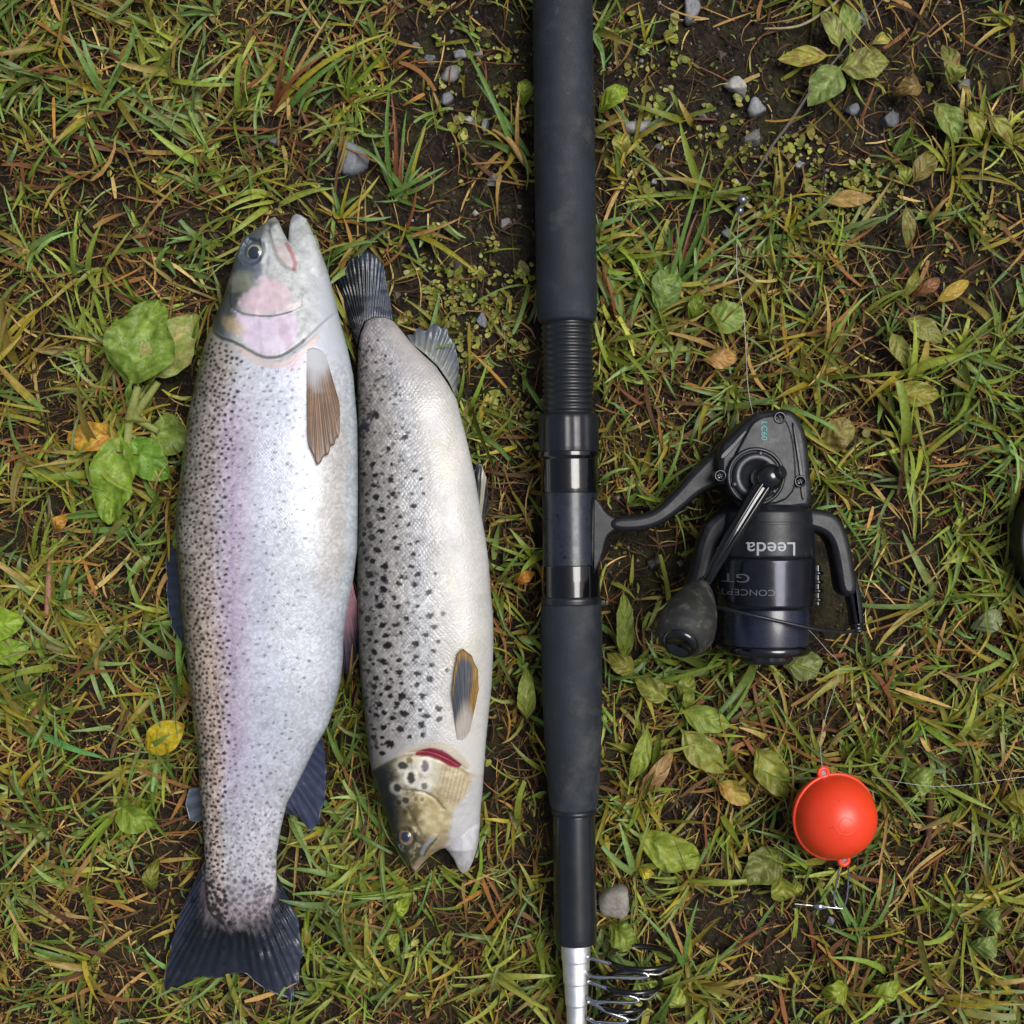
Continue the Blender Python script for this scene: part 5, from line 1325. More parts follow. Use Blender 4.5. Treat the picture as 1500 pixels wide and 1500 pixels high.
def make_brown():
    b0 = W(625, 870, 0); b0[2] = 0
    root = thing('brown_trout', b0, 'smaller brown trout with bold black spots, head down, beside the fishing rod', 'fish', 'two caught trout')
    ys = np.concatenate([np.linspace(466, 476, 14), np.arange(477, 1232, 1.3), np.linspace(1232.5, 1275, 50)])
    xl = smooth_tab(BR_L, ys, 5)
    Rm = [p for p in BR_R if p[0] <= 1083] + [(1129, 709), (1158, 707), (1187, 704), (1205, 702.5), (1218, 699), (1229, 690), (1236, 672), (1240, 652), (1246, 640), (1255, 628), (1268, 616), (1275, 610)]
    xr = smooth_tab(Rm, ys, 5)
    k0 = ys > 1266; xl[k0] = np.interp(ys[k0], [1266, 1272, 1275], [598, 604, 608.5]); xr[k0] = np.interp(ys[k0], [1266, 1272, 1275], [618, 613, 609.5])
    wid = np.interp(ys, [466, 480, 520, 560, 620, 700, 800, 940, 1080, 1130, 1180, 1220, 1250, 1268, 1275], [22, 54, 92, 130, 154, 168, 188, 198, 176, 160, 134, 104, 52, 22, 8])
    b = wid * S / 2 * np.interp(ys, [466, 520, 700, 1000, 1100, 1200, 1275], [.36, .42, .48, .52, .56, .62, .6])
    b = soften(b)
    bm = b.max(); zc = .30 * bm + .70 * b + .0045
    V, PX, PY, top = loft_grid(ys, xl, xr, b, zc, 130, 30)
    yj = np.concatenate([np.arange(1060, 1258, 1.5), np.linspace(1258.5, 1279, 26)])
    jl = np.interp(yj, [1060, 1110, 1160, 1210, 1239, 1245, 1258, 1272, 1277, 1279], [690, 676, 662, 650, 650, 656, 665, 671, 675, 678.5])
    jr = smooth_tab(BR_R, yj, 5) - np.interp(yj, [1060, 1110], [6, 0]); kj = yj > 1268; jr[kj] = np.interp(yj[kj], [1268, 1275, 1279], [690, 686, 679.5])
    bj = (jr - jl) * S / 2 * np.interp(yj, [1060, 1110, 1180, 1215, 1240, 1260, 1279], [.4, .7, .9, 1.08, 1.12, .92, .5])
    bj = np.minimum(bj, np.interp(yj, ys, b) * 1.0 + .0035)
    zj = np.interp(yj, ys, zc) - np.interp(yj, [1060, 1150, 1215, 1279], [.004, .002, .0012, .0006])
    Vj, PXj, PYj, topj = loft_grid(yj, jl, jr, bj, zj, 90, 24)

    ex = [520, 545, 575, 598, 612, 628, 645, 658, 668, 680, 690, 720]; ey = [1140, 1128, 1108, 1098, 1096, 1095, 1100, 1106, 1113, 1120, 1128, 1140]   # gill cover rim
    def paint(PX, PY, top, jaw=False):
        XL = interp(BR_L, PY); XR = interp(BR_R, PY); v = np.clip((PX - XL) / (XR - XL), -.1, 1.1)
        nz = fbm(PX / 14., PY / 14., 101, 3); nf = vnoise(PX / 2.2, PY / 2.2, 102); nb = fbm(PX / 50., PY / 50., 103, 3)
        C = np.ones(PX.shape + (3,)) * lin((176, 175, 174))
        vw = v + (nz - .5) * .06
        mixc(C, 1 - sstep(.22, .5, vw), (148, 145, 142))
        mixc(C, (1 - sstep(.05, .24, vw)) * .85, (88, 84, 78))
        mixc(C, (1 - sstep(-.02, .07, vw)) * .85, (42, 41, 38))
        mixc(C, sstep(.3, .5, vw) * (1 - sstep(.5, .62, vw)) * .3, (174, 180, 190))
        mixc(C, sstep(.72, .86, vw) * .7, (196, 193, 186)); mixc(C, sstep(.6, .75, vw) * (1 - sstep(.85, .95, vw)) * sstep(.45, .65, nb) * .4, (186, 182, 162))
        mixc(C, sstep(.93, 1.0, vw) * .5, (190, 194, 196))
        mixc(C, (1 - sstep(480, 600, PY)) * .55, (146, 136, 140))
        # scales: darker edges, with their glitter painted in as random brightness
        p = 6.4
        wx = (fbm(PX / 22., PY / 22., 122, 2) - .5) * 12; wy = (fbm(PX / 22., PY / 22., 123, 2) - .5) * 12
        u = (PX + wx + .8 * (PY + wy)) / p; w_ = (PX + wx - .8 * (PY + wy)) / p
        fu = u - np.floor(u); fw = w_ - np.floor(w_)
        g = hash2(np.floor(u), np.floor(w_), 6)
        edge = np.maximum(np.abs(fu - .5), np.abs(fw - .5)) * 2
        sc = 1 - sstep(1050, 1100, PY)
        strength = (1 - sstep(.4, .8, v)) * .8 + .12
        C *= (1 + ((g - .5) * .60 + (.45 - edge) * .60) * strength * sc)[..., None]
        C *= (1 + (fbm(PX / 30., PY / 40., 108, 3) - .5) * .35 * sc)[..., None]
        C *= (1 + (nf - .5) * .14 * sc)[..., None]
        # ---- spots on the trunk
        r = np.random.default_rng(8); nzs = (vnoise(PX / 2.6, PY / 2.6, 112) - .5) * 1.1
        for x, y, rad in BROWN_SPOTS:
            vv = float((x - np.interp(y, [q[0] for q in BR_L], [q[1] for q in BR_L])) / 190)
            spot(C, PX, PY, x, y, rad * r.uniform(1.4, 1.85), rad * r.uniform(1.15, 1.5), lin((14, 13, 16)), 1.0 - .5 * max(0, vv - .35), r.uniform(-.5, .5), .22, nzs * .6)
        for _ in range(330):
            y = r.uniform(500, 1095); vv = r.random() ** 1.7 * .5
            xl_ = np.interp(y, [q[0] for q in BR_L], [q[1] for q in BR_L]); xr_ = np.interp(y, [q[0] for q in BR_R], [q[1] for q in BR_R])
            spot(C, PX, PY, xl_ + vv * (xr_ - xl_), y, r.uniform(1.3, 3.2), r.uniform(1.2, 2.6), lin((36, 33, 36)), .85, 0, .5, nzs)
        for x, y, s_ in ((545, 612, 6), (536, 622, 7), (540, 628, 6), (528, 632, 7), (550, 608, 5), (534, 640, 5)):
            spot(C, PX, PY, x, y, s_, s_ * .9, lin((30, 28, 34)), .9, .4, .35, nzs)
        # ---- head
        hd = sstep(-5, 3, PY - yon(PX, ex, ey))
        mot = fbm(PX / 5., PY / 5., 144, 3)
        mixc(C, hd, (164, 150, 112))
        mixc(C, hd * sstep(.45, .62, mot) * .5, (124, 110, 72))
        mixc(C, hd * ell(PX, PY, 618, 1122, 34, 30, .2, .3) * .9, (196, 192, 174))
        mixc(C, hd * ell(PX, PY, 628, 1172, 28, 16, .2, .5) * .6, (164, 148, 104)); mixc(C, hd * ell(PX, PY, 632, 1195, 22, 20, 0, .5) * .8, (186, 170, 128))
        dv = PX - np.interp(PY, [1095, 1140, 1180, 1210, 1250], [580, 591, 597, 596, 605])
        mixc(C, hd * (1 - sstep(-14, 12, dv + (mot - .5) * 12)) * .95, (46, 47, 44))
        mixc(C, hd * (1 - sstep(-30, -8, dv)) * .85, (22, 26, 29))
        mixc(C, hd * ell(PX, PY, 600, 1190, 13, 26, -.2, .4) * .75, (86, 82, 54)); mixc(C, hd * ell(PX, PY, 606, 1240, 17, 34, .4, .4) * .85, (56, 54, 40))
        bl = fbm(PX / 9., PY / 9., 149, 4)
        mixc(C, hd * sstep(.52, .66, bl) * (1 - sstep(610, 640, PX)) * .6, (70, 62, 38)); mixc(C, hd * (1 - sstep(.34, .46, bl)) * sstep(596, 612, PX) * .45, (206, 196, 164))
        mixc(C, hd * (1 - sstep(-26, -4, dv + (bl - .5) * 16)) * .9, (20, 23, 25))
        # striped gill rays
        gr = ell(PX, PY, 668, 1140, 20, 32, -.25, .3) * hd
        mixc(C, gr, (182, 168, 138)); mixc(C, gr * (np.sin((PX + PY * .25) * 1.05) > .25) * .55, (148, 128, 90))
        mixc(C, sstep(0, 12, PX - np.interp(PY, [1120, 1150, 1180, 1240], [690, 682, 660, 648])) * hd * .9, (186, 186, 189))
        for x, y, rx, ry, cc, hal in ((626, 1112.5, 5, 9, (104, 88, 96), 1), (606, 1130, 6, 9, (44, 34, 28), 1), (594, 1112, 7, 6, (40, 36, 26), .4), (585.5, 1146, 6, 6, (36, 32, 24), .4), (625, 1142, 5, 5, (110, 108, 100), .9),
                                      (597, 1164, 5, 5, (46, 42, 30), .2), (587, 1168, 4, 4, (40, 38, 28), 0), (612, 1161, 3.5, 3.5, (110, 98, 72), 0), (621, 1162, 3, 3, (120, 108, 80), 0), (604, 1104, 5, 4, (118, 100, 48), 0), (584, 1184, 4, 4, (48, 44, 32), 0), (596, 1182, 3.5, 3.5, (60, 54, 38), 0), (575, 1128, 4, 5, (50, 46, 40), 0)):
            if hal: mixc(C, ell(PX, PY, x, y, rx + 5, ry + 5, 0, .35) * .9 * hal, (218, 216, 204))
            spot(C, PX, PY, x, y, rx, ry, lin(cc), .95, 0, .25, nzs * .3)
        line(C, PX, PY, [(592, 1148), (608, 1149), (624, 1151), (640, 1160), (652, 1176)], 2.2, (96, 88, 66), .75)
        line(C, PX, PY, [(600, 1176), (606, 1190), (616, 1210), (624, 1218)], 4, (92, 82, 56), .7)
        # lips
        line(C, PX, PY, [(611, 1270), (624, 1252), (640, 1240), (652, 1222)], 9, (148, 132, 110), .8)
        line(C, PX, PY, [(619, 1246), (625, 1232), (637, 1219)], 3.6, (140, 152, 164), .85); line(C, PX, PY, [(622, 1250), (629, 1236), (641, 1221)], 2.0, (70, 60, 44), .8)
        mixc(C, ell(PX, PY, 608, 1272, 8, 5, 0, .5) * .7, (180, 150, 142))
        # red gill slit and pale membrane above it
        line(C, PX, PY, [(590, 1100), (612, 1089), (634, 1083), (656, 1086), (672, 1100), (684, 1116)], 7, (176, 164, 144), .8)
        sl = poly_dist(PX, PY, [(614, 1095.5), (632, 1093), (648, 1097), (662, 1106), (674, 1113)]); wd = np.interp(PX, [608, 622, 640, 660, 676, 684], [.8, 4.5, 7.5, 7.5, 3.5, .5])
        mixc(C, 1 - sstep(.75, 1.15, sl / wd), (128, 44, 58))
        if jaw:
            lj = sstep(1090, 1130, PY)
            k2 = (1 - ell(PX, PY, 666, 1138, 20, 34, -.25, .3)) * lj * (1 - (1 - sstep(.75, 1.15, sl / wd)))
            mixc(C, k2 * .9, (202, 201, 204)); mixc(C, ell(PX, PY, 668, 1210, 12, 40, .1, .6) * .4, (160, 156, 163)); mixc(C, ell(PX, PY, 677, 1274, 10, 8, 0, .5) * .6, (150, 138, 120))
            mixc(C, lj * sstep(.5, .62, fbm(PX / 7., PY / 16., 160, 3)) * .3, (146, 144, 152))
        return np.clip(C, .003, .92), sc
    C, sc = paint(PX, PY, top)
    d = yon(PX, ex, ey) - PY
    rel = .0020 * sstep(-70, -4, d) * (1 - sstep(-2, 2, d)) - .0022 * np.exp(-((d - 1) / 4) ** 2) * ell(PX, PY, 646, 1100, 40, 24, .3, .4)
    rel -= .0030 * ell(PX, PY, 595, 1224, 15, 17, 0, .3) - .0010 * np.exp(-((np.hypot((PX - 595), (PY - 1224) * .85) - 17) / 4) ** 2)
    rel += .0008 * np.exp(-(poly_dist(PX, PY, [(620, 1244), (628, 1229), (640, 1217)]) / 4) ** 2)
    rel -= .0009 * np.exp(-(poly_dist(PX, PY, [(592, 1148), (608, 1149), (624, 1151), (640, 1160), (652, 1176)]) / 2.4) ** 2)
    rel -= .0010 * np.exp(-(poly_dist(PX, PY, [(600, 1176), (606, 1190), (616, 1210)]) / 3.4) ** 2)
    rel += (fbm(PX / 16., PY / 16., 170, 3) - .5) * .0016 * sstep(1090, 1130, PY)
    rel += (fbm(PX / 60., PY / 100., 171, 2) - .5) * .0020
    rel -= .0012 * np.exp(-((PX - 640 - (PY - 640) * .25) / 60) ** 2 - ((PY - 650) / 40) ** 2)
    V[..., 2] += rel * np.clip(top * 1.5, 0, 1)
    Cj, scj = paint(PXj, PYj, topj, True)
    Vj[..., 2] += (fbm(PXj / 14., PYj / 22., 172, 3) - .5) * .0016 * topj
    n1 = V.shape[0] * V.shape[1]
    F = np.vstack([grid_faces(*V.shape[:2], True), grid_faces(*Vj.shape[:2], True, n1)])
    wq = lambda a, b_, s_: (a + (fbm(a / 22., b_ / 22., s_, 2) - .5) * 12, b_ + (fbm(a / 22., b_ / 22., s_ + 1, 2) - .5) * 12)
    UV = np.vstack([np.stack([*wq(PX, PY, 122), sc * (1.2 - .9 * sstep(620, 690, PX)) * fbm(PX / 25., PY / 25., 127, 3)], -1).reshape(-1, 3), np.stack([*wq(PXj, PYj, 122), scj * .4], -1).reshape(-1, 3)])
    part('body', np.vstack([V.reshape(-1, 3), Vj.reshape(-1, 3)]), F[:, ::-1], fish_mat('brown_trout_skin', 12.8, .22, .18), root, np.vstack([C.reshape(-1, 3), Cj.reshape(-1, 3)]), UV)
    zt = float(np.interp(1224, ys, zc + b))
    eye(root, 595, 1224, zt - .0058, 12.5, 15, (126, 104, 86), (120, 112, 90), .50, (.25, 0))
    zb = float(zc[0])
    def td(C, gx, gy, s, t):
        k = (1 - sstep(.42, .56, s + (vnoise(gx / 8., gy / 20., 5) - .5) * .12))[..., None] * .85  # shadow lying over the left lobe is painted into the fin colour
        return C * (1 - k)
    fin('tail_fin', root, [(524, 508), (529, 486), (534, 474), (546, 467), (562, 466), (577, 470)], [(500, 440), (494, 410), (502, 392), (516, 376), (534, 364), (548, 370), (562, 388), (568, 420), (573, 446)], (50, 57, 70), (56, 65, 80), zb, [.003, .005, .008, .010, .011], M['fin'], 22, .0004, 32, 120, 2.5, td, 11)
    fin('anal_fin', root, [(604, 504), (624, 520), (642, 537), (658, 560), (668, 582)], [(598, 494), (612, 479), (622, 484), (632, 475), (644, 473), (654, 482), (664, 506), (670, 536), (671, 576)], (132, 134, 128), (74, 84, 96), .014, .009, M['fin'], 12, .0005, 22, 80, 5., None, 12)
    def pv(C, gx, gy, s, t):
        return np.where((np.abs(s - .42) < .1)[..., None], lin((150, 146, 130)), C)
    fin('pelvic_fin', root, [(697, 772), (703, 776), (709, 772)], [(693, 694), (698, 680), (704, 677), (712, 698), (716, 740)], (70, 64, 58), (40, 44, 52), .024, .014, M['fin'], 5, .0005, 22, 40, 1.5, pv, 13)
    zpt = lambda y, f: float(np.interp(y, ys, zc + b * f))
    def pc(C, gx, gy, s, t):
        k = sstep(.58, .82, s + (vnoise(gx / 8., gy / 8., 9) - .5) * .12)[..., None]
        e = sstep(.25, .5, t)[..., None]
        C = lin((158, 150, 142)) * (1 - e) + (lin((74, 78, 86)) * (1 - k) + lin((150, 116, 46)) * k) * e
        tp = sstep(.86, .95, t)[..., None]; C = C * (1 - tp) + lin((136, 104, 44)) * tp
        return C * (1 - .25 * (vnoise(s * 40, t * 3, 18) > .6))[..., None]
    fin('pectoral_fin', root, [(671, 1079), (677, 1080), (684, 1076), (689, 1068)], [(664, 1012), (668, 974), (673, 952), (679, 945), (692, 957), (701, 980), (702, 1006)], (120, 120, 124), (120, 110, 90), 0, 0, M['pale_fin'], 9, .0004, 40, 54, 1.5, pc, 14, surf=Surf(ys, xl, xr, b, zc))
    return root
rainbow = make_rainbow()
brown = make_brown()

# ------------------------------------------------------------------ fishing rod
ZR = .0245
def rx_(y): return 824 + y * 21 / 1500
def rp(y): return W(rx_(y), y, ZR)
KR = S * (H - ZR) / H
def rod_part(name, prof, mat, parent, n=56, flute=None):
    y0, y1 = prof[0][0], prof[-1][0]
    mb = MB()
    lathe(mb, rp(y0), rp(y1), [((y - y0) / (y1 - y0), r * KR) for y, r in prof], n, flute)
    return mb.build(name, mat, parent)
b0 = W(835, 750, 0); b0[2] = 0
rod = thing('fishing_rod', b0, 'black telescopic fishing rod with foam grips lying upright in the picture', 'fishing rod')
rod_part('butt_grip', [(-300, 20), (-298, 40), (-290, 44), (0, 44), (250, 44.5), (440, 44.5), (462, 44), (470, 42), (474, 37), (474.5, 20)], M['foam'], rod)
thr = [(468, 36)]
for k in range(15):
    y = 476 + k * 9.2
    thr += [(y, 35.4), (y + 2, 37.8), (y + 5.6, 37.8), (y + 7.4, 35.4)]
rod_part('thread', thr + [(620, 36)], M['satin'], rod)
rod_part('locking_nut', [(606, 36), (607, 41), (611, 43.5), (616, 44), (656, 44.5), (662, 44), (664, 42)], M['satin'], rod, 96, lambda th: 1 - .022 * (np.cos(th * 12) > .55))
rod_part('nut_rim', [(661, 40), (662, 45), (669, 45), (671, 42.5), (674, 41)], M['gloss'], rod)
rod_part('front_hood', [(671, 40), (673, 42), (716, 42.5), (722, 42), (722.5, 38)], M['gloss'], rod)
rod_part('reel_seat', [(720, 38), (721, 40.4), (740, 40.2), (800, 40.2), (829, 40.6), (830, 38)], M['seat'], rod)
rod_part('rear_hood', [(827, 40), (828, 42.4), (850, 42.8), (874, 42.6), (876, 41)], M['gloss'], rod)
rod_part('collar', [(873, 40), (874, 43.4), (878, 44), (884, 43.6), (886, 41)], M['satin'], rod)
rod_part('fore_grip', [(882, 30), (883, 42), (887, 44.5), (930, 45), (1000, 44), (1060, 42.6), (1110, 40.4), (1150, 38), (1172, 36), (1182, 34), (1186, 30)], M['foam'], rod)
rod_part('neck_ring', [(1183, 28), (1185, 32.6), (1189, 33), (1192, 31.4), (1194, 30)], M['satin'], rod)
rod_part('lower_section', [(1190, 29), (1192, 31), (1260, 31.2), (1370, 31.2), (1377, 30.8), (1380, 29), (1380.5, 16)], M['tube'], rod)
rod_part('metal_section', [(1374, 20), (1376, 21.6), (1405, 21.2), (1407, 20), (1438, 19), (1439.5, 17.6), (1470, 16.6), (1471.5, 15.2), (1502, 14.6), (1503.5, 13.4), (1600, 12.6), (1602, 10), (1700, 9), (1702, 4)], M['chrome'], rod)
# folded line guides: black ring across the rod's line plus a steel wire frame
def guide(y, reach, r):
    zc = ZR + .001
    xa = rx_(y)
    mb = MB()
    c = W(xa + reach - r * .98, y - 9, zc + .002)
    torus(mb, c, (0, 1, .02), r * S, .0013 + r * .000006, 48, 10)
    g = mb.build('line_guide', M['gloss'], rod)
    mb = MB(); torus(mb, c, (0, 1, .02), r * S - .0013, .0007, 48, 8); mb.build('ring_liner', M['satin'], g)
    mb = MB()
    e = W(xa + reach * .72, y + 14, zc + .012)
    tube(mb, [W(xa + 18, y - 10, zc + .004), W(xa + 24, y - 8, zc + .007), W(xa + reach * .45, y + 4, zc + .011), e, W(xa + reach * .70, y + 20, zc + .012), W(xa + reach * .42, y + 20, zc + .010), W(xa + 26, y + 19, zc + .007), W(xa + 16, y + 12, zc + .004)], .0011, 8, 6)
    tube(mb, [e, W(xa + reach * .86, y + 15, zc + .010), W(xa + reach * .97, y + 4, zc + .006)], .0008, 8, 6)
    mb.build('wire_frame', M['wire'], g)
for y, reach, r in ((1412, 142, 48), (1448, 122, 41), (1478, 100, 33), (1503, 84, 27), (1524, 72, 22)):
    guide(y, reach, r)

# ------------------------------------------------------------------ spinning reel
ZA = .0335           # height of the spool axle
XA = 1122
b0 = W(1100, 780, 0); b0[2] = 0
reel = thing('spinning_reel', b0, 'black spinning reel with folded handle clamped to the side of the rod', 'fishing reel')
def pr_part(name, poly, z0, z1, mat, parent=reel, bev=.0016, k=2):
    mb = MB(); prism(mb, smooth_poly(poly, k), z0, z1, bev); return mb.build(name, mat, parent)
pr_part('foot', [(862, 728), (874, 730), (884, 748), (896, 757), (910, 760), (910, 775), (896, 778), (886, 790), (882, 812), (872, 838), (862, 838)], .014, .036, M['reel'])
pr_part('stem', [(892, 757), (935, 755), (958, 747), (984, 722), (1012, 690), (1048, 655), (1072, 648), (1072, 712), (1050, 713), (1024, 722), (996, 748), (966, 770), (934, 779), (892, 778)], .0172, .0374, M['reel'], bev=.003)
body_poly = [(1046, 657), (1064, 640), (1098, 608), (1112, 605), (1146, 601), (1160, 611), (1174, 640), (1178, 690), (1182, 738), (1172, 748), (1076, 750), (1066, 722), (1056, 712), (1044, 711)]
body = pr_part('housing', body_poly, .016, .050, M['reel'], bev=.0035, k=1)
pr_part('side_panel', [(1104, 612), (1140, 607), (1152, 616), (1163, 650), (1167, 736), (1084, 741), (1074, 716), (1072, 672), (1084, 650)], .047, .0522, M['reel'], body, .0012)
pr_part('rib', [(1053, 668), (1072, 650), (1092, 628), (1095, 632), (1077, 655), (1058, 675)], .048, .0513, M['satin'], body, .0004)
pr_part('rib', [(1158, 618), (1163, 620), (1176, 690), (1178, 732), (1173, 732), (1170, 690)], .047, .0510, M['satin'], body, .0004)
def vcyl(name, x, y, prof, mat, parent, n=40, flute=None):
    """upright turned part; prof = (z, radius px)"""
    z0, z1 = prof[0][0], prof[-1][0]
    mb = MB(); c0 = W(x, y, z1); lathe(mb, (c0[0], c0[1], z0), (c0[0], c0[1], z1), [((z - z0) / (z1 - z0), r * S) for z, r in prof], n, flute)
    return mb.build(name, mat, parent)
dial = vcyl('drive_cover', 1108, 698, [(.046, 41), (.0528, 40.5), (.0540, 39), (.0540, 36), (.0532, 35), (.0532, 33), (.0548, 32.5), (.0556, 30), (.0556, 22), (.0546, 20), (.0546, 2), (.05461, .5)], M['satin'], reel, 48)
for k in range(3):
    a = math.radians(80 + 120 * k)
    vcyl('notch', 1108 + 34 * math.cos(a), 698 - 34 * math.sin(a), [(.050, 4), (.0552, 4), (.0556, 3), (.05561, .5)], M['satin'], dial, 14)
for x, y in ((1142, 612), (1055, 697), (1172, 705)):
    s_ = vcyl('screw', x, y, [(.044, 8.6), (.0524, 8.6), (.0530, 7.8), (.0530, 6.2), (.0520, 5.6), (.0520, 2), (.05201, .5)], M['gloss'], reel, 24)
    c = W(x, y, .0525); mb = MB()
    for a in (0.4, 0.4 + math.pi / 2):
        d = np.array([math.cos(a), math.sin(a), 0]) * 4.2 * S
        tube(mb, [c - d, c + d], .0004, 4, 1)
    mb.build('cross_slot', M['satin'], s_)
# rotor, spool (turned about the axle that runs down the picture)
def axle(name, prof, mat, parent=reel, n=64, zoff=0., flute=None):
    y0, y1 = prof[0][0], prof[-1][0]
    mb = MB(); p0 = W(XA, y0, ZA + zoff); p1 = W(XA, y1, ZA + zoff)
    lathe(mb, p0, p1, [((y - y0) / (y1 - y0), r * S * (H - ZA) / H) for y, r in prof], n, flute)
    return mb.build(name, mat, parent)
rotor = axle('rotor', [(738, 30), (740, 56), (744, 62), (750, 67), (764, 69), (766, 68), (768, 69.5), (812, 70), (816, 69), (816.5, 60)], M['reel'])
pr_part('rotor_arm', [(1092, 744), (1056, 747), (1034, 762), (1020, 792), (1012, 835), (1000, 862), (1008, 872), (1028, 868), (1037, 842), (1042, 806), (1054, 784), (1070, 774), (1092, 772)], .024, .043, M['reel'], rotor, .0035)
pr_part('rotor_arm', [(1160, 744), (1206, 746), (1228, 760), (1240, 792), (1247, 832), (1252, 862), (1244, 874), (1230, 872), (1223, 862), (1219, 830), (1212, 796), (1200, 780), (1160, 772)], .024, .044, M['reel'], rotor, .0035)
spool = axle('spool', [(814, 60), (815, 66), (817, 71), (820, 72), (884, 72), (888, 71), (890, 64), (891, 58)], M['spool'])
w_ = [(888, 58)]
for k in range(19):
    y = 890 + k * 2.85; r = 61.5 + 1.2 * math.sin(k / 18 * math.pi)
    w_ += [(y, r - .35), (y + 1.4, r + .25)]
axle('wound_line', w_ + [(946, 58)], M['braid'], spool)
axle('spool_lip', [(943, 56), (944, 63), (948, 64.5), (953, 64.5), (957, 62), (959, 50)], M['gloss'], spool)
axle('drag_knob', [(955, 30), (957, 40), (966, 39), (971, 34), (972, 10)], M['satin'], spool, 60, 0., lambda th: 1 - .05 * (np.cos(th * 10) > 0))
# small ribbed counterweight block at the right of the spool
mb = MB()
for k in range(4):
    y = 836 + k * 13
    lathe(mb, W(1197, y, ZA), W(1197, y + 7, ZA), [(0, .0012), (.2, .0034), (.8, .0034), (1, .0012)], 20)
tube(mb, [W(1197, 828, ZA), W(1197, 886, ZA)], .0020, 14, 1)
mb.build('spring', M['gloss'], rotor)
# bail
lev = pr_part('bail_arm', [(1238, 830), (1250, 836), (1258, 866), (1262, 905), (1262, 924), (1252, 929), (1246, 918), (1244, 892), (1238, 868)], .027, .042, M['satin'], reel, .003)
mb = MB(); lathe(mb, W(1254, 912, .040), W(1256, 926, .040), [(0, .002), (.1, .0042), (.5, .0034), (.9, .0042), (1, .002)], 24); mb.build('line_roller', M['gloss'], lev)
mb = MB()
tube(mb, [W(1256, 922, .040), W(1235, 926, .047), (W(1196, 922, .058)), W(1150, 912, .0635), W(1105, 902, .0635), W(1066, 893, .058), W(1036, 884, .048), W(1014, 866, .038)], .0010, 10, 8)
mb.build('bail_wire', M['satin'], reel)
# handle
hub = vcyl('handle_hub', 1118, 700, [(.053, 14), (.058, 15), (.062, 13), (.0625, 2)], M['gloss'], reel, 30)
mb = MB(); c = W(1127, 699, .062); ball(mb, c, .0078, .0074, .0066, 32, 20); mb.build('hinge', M['gloss'], hub)
mb = MB(); lathe(mb, c + np.array([.004, .002, .004]), c + np.array([.0064, .003, .0064]), [(0, .0036), (.8, .0036), (1, .003)], 20); mb.build('hinge_pin', M['satin'], hub)
arm = MB()
tube(arm, [W(1124, 706, .061), W(1112, 722, .0625), W(1096, 748, .0635), W(1070, 790, .064), W(1047, 830, .062), W(1034, 856, .058)], [.0046, .0050, .0048, .0042, .0034, .0026], 14, 6, flat=.62)
arm.build('crank', M['gloss'], reel)
for off in (-1, 1):
    mb = MB()
    q = np.array([(1121, 712, .0655), (1104, 738, .0668), (1072, 790, .0668), (1049, 828, .0645)])
    o_ = np.array([.85, .52]) * off * 5.0
    tube(mb, [W(x + o_[0] * f, y + o_[1] * f, z) for (x, y, z), f in zip(q, (1, 1, .8, .5))], [.0010, .0011, .0010, .0006], 8, 6)
    mb.build('crank_rib', M['gloss'], reel)
ka = W(1027, 858, .054); kb = W(997, 942, .086)
d_ = kb - ka
knob = MB()
lathe(knob, ka, kb, [(0, .003), (.02, .0055), (.10, .0078), (.25, .0108), (.42, .0135), (.60, .0152), (.76, .0155), (.88, .0142), (.96, .0120), (1.0, .0098), (1.002, .002)], 44, lambda th: 1 + .035 * np.cos(th * 3 + .6))
kn = knob.build('knob', M['rubber'], reel)
mb = MB(); lathe(mb, ka + d_ * .985, ka + d_ * 1.06, [(0, .0096), (.35, .0098), (.8, .0090), (1, .0076), (1.001, .0060), (.8, .0054), (.8, .001)], 36, cap=False); mb.build('knob_cap', M['gloss'], kn)
mb = MB(); lathe(mb, W(1034, 850, .060), ka + d_ * .03, [(0, .0030), (.5, .0036), (1, .0034)], 18); mb.build('knob_shaft', M['satin'], kn)

# lettering
def text_mesh(txt, size_px, xsc=1.0, bold=0.0):
    cu = bpy.data.curves.new('lettering', 'FONT'); cu.body = txt; cu.size = 1.0; cu.align_x = 'CENTER'; cu.align_y = 'CENTER'; cu.offset = bold
    o = bpy.data.objects.new('lettering', cu); COL.objects.link(o)
    dg = bpy.context.evaluated_depsgraph_get(); me = bpy.data.meshes.new_from_object(o.evaluated_get(dg))
    bm = bmesh.new(); bm.from_mesh(me); bmesh.ops.subdivide_edges(bm, edges=[e for e in bm.edges if e.calc_length() > .2], cuts=3); bmesh.ops.triangulate(bm, faces=bm.faces)
    V = np.array([v.co[:] for v in bm.verts]); F = np.array([[v.index for v in f.verts] for f in bm.faces]); bm.free()
    bpy.data.objects.remove(o); bpy.data.curves.remove(cu); bpy.data.meshes.remove(me)
    V[:, 0] *= size_px * xsc * S; V[:, 1] *= size_px * S
    return V, F
def flat_text(txt, x, y, z, size, rot, mat, parent, xsc=1., bold=0.):
    V, F = text_mesh(txt, size, xsc, bold); a = math.radians(rot); c = W(x, y, z)
    P = np.stack([c[0] + V[:, 0] * math.cos(a) - V[:, 1] * math.sin(a), c[1] + V[:, 0] * math.sin(a) + V[:, 1] * math.cos(a), np.full(len(V), z)], -1)
    return part('lettering', P, F, mat, parent, smooth=False)
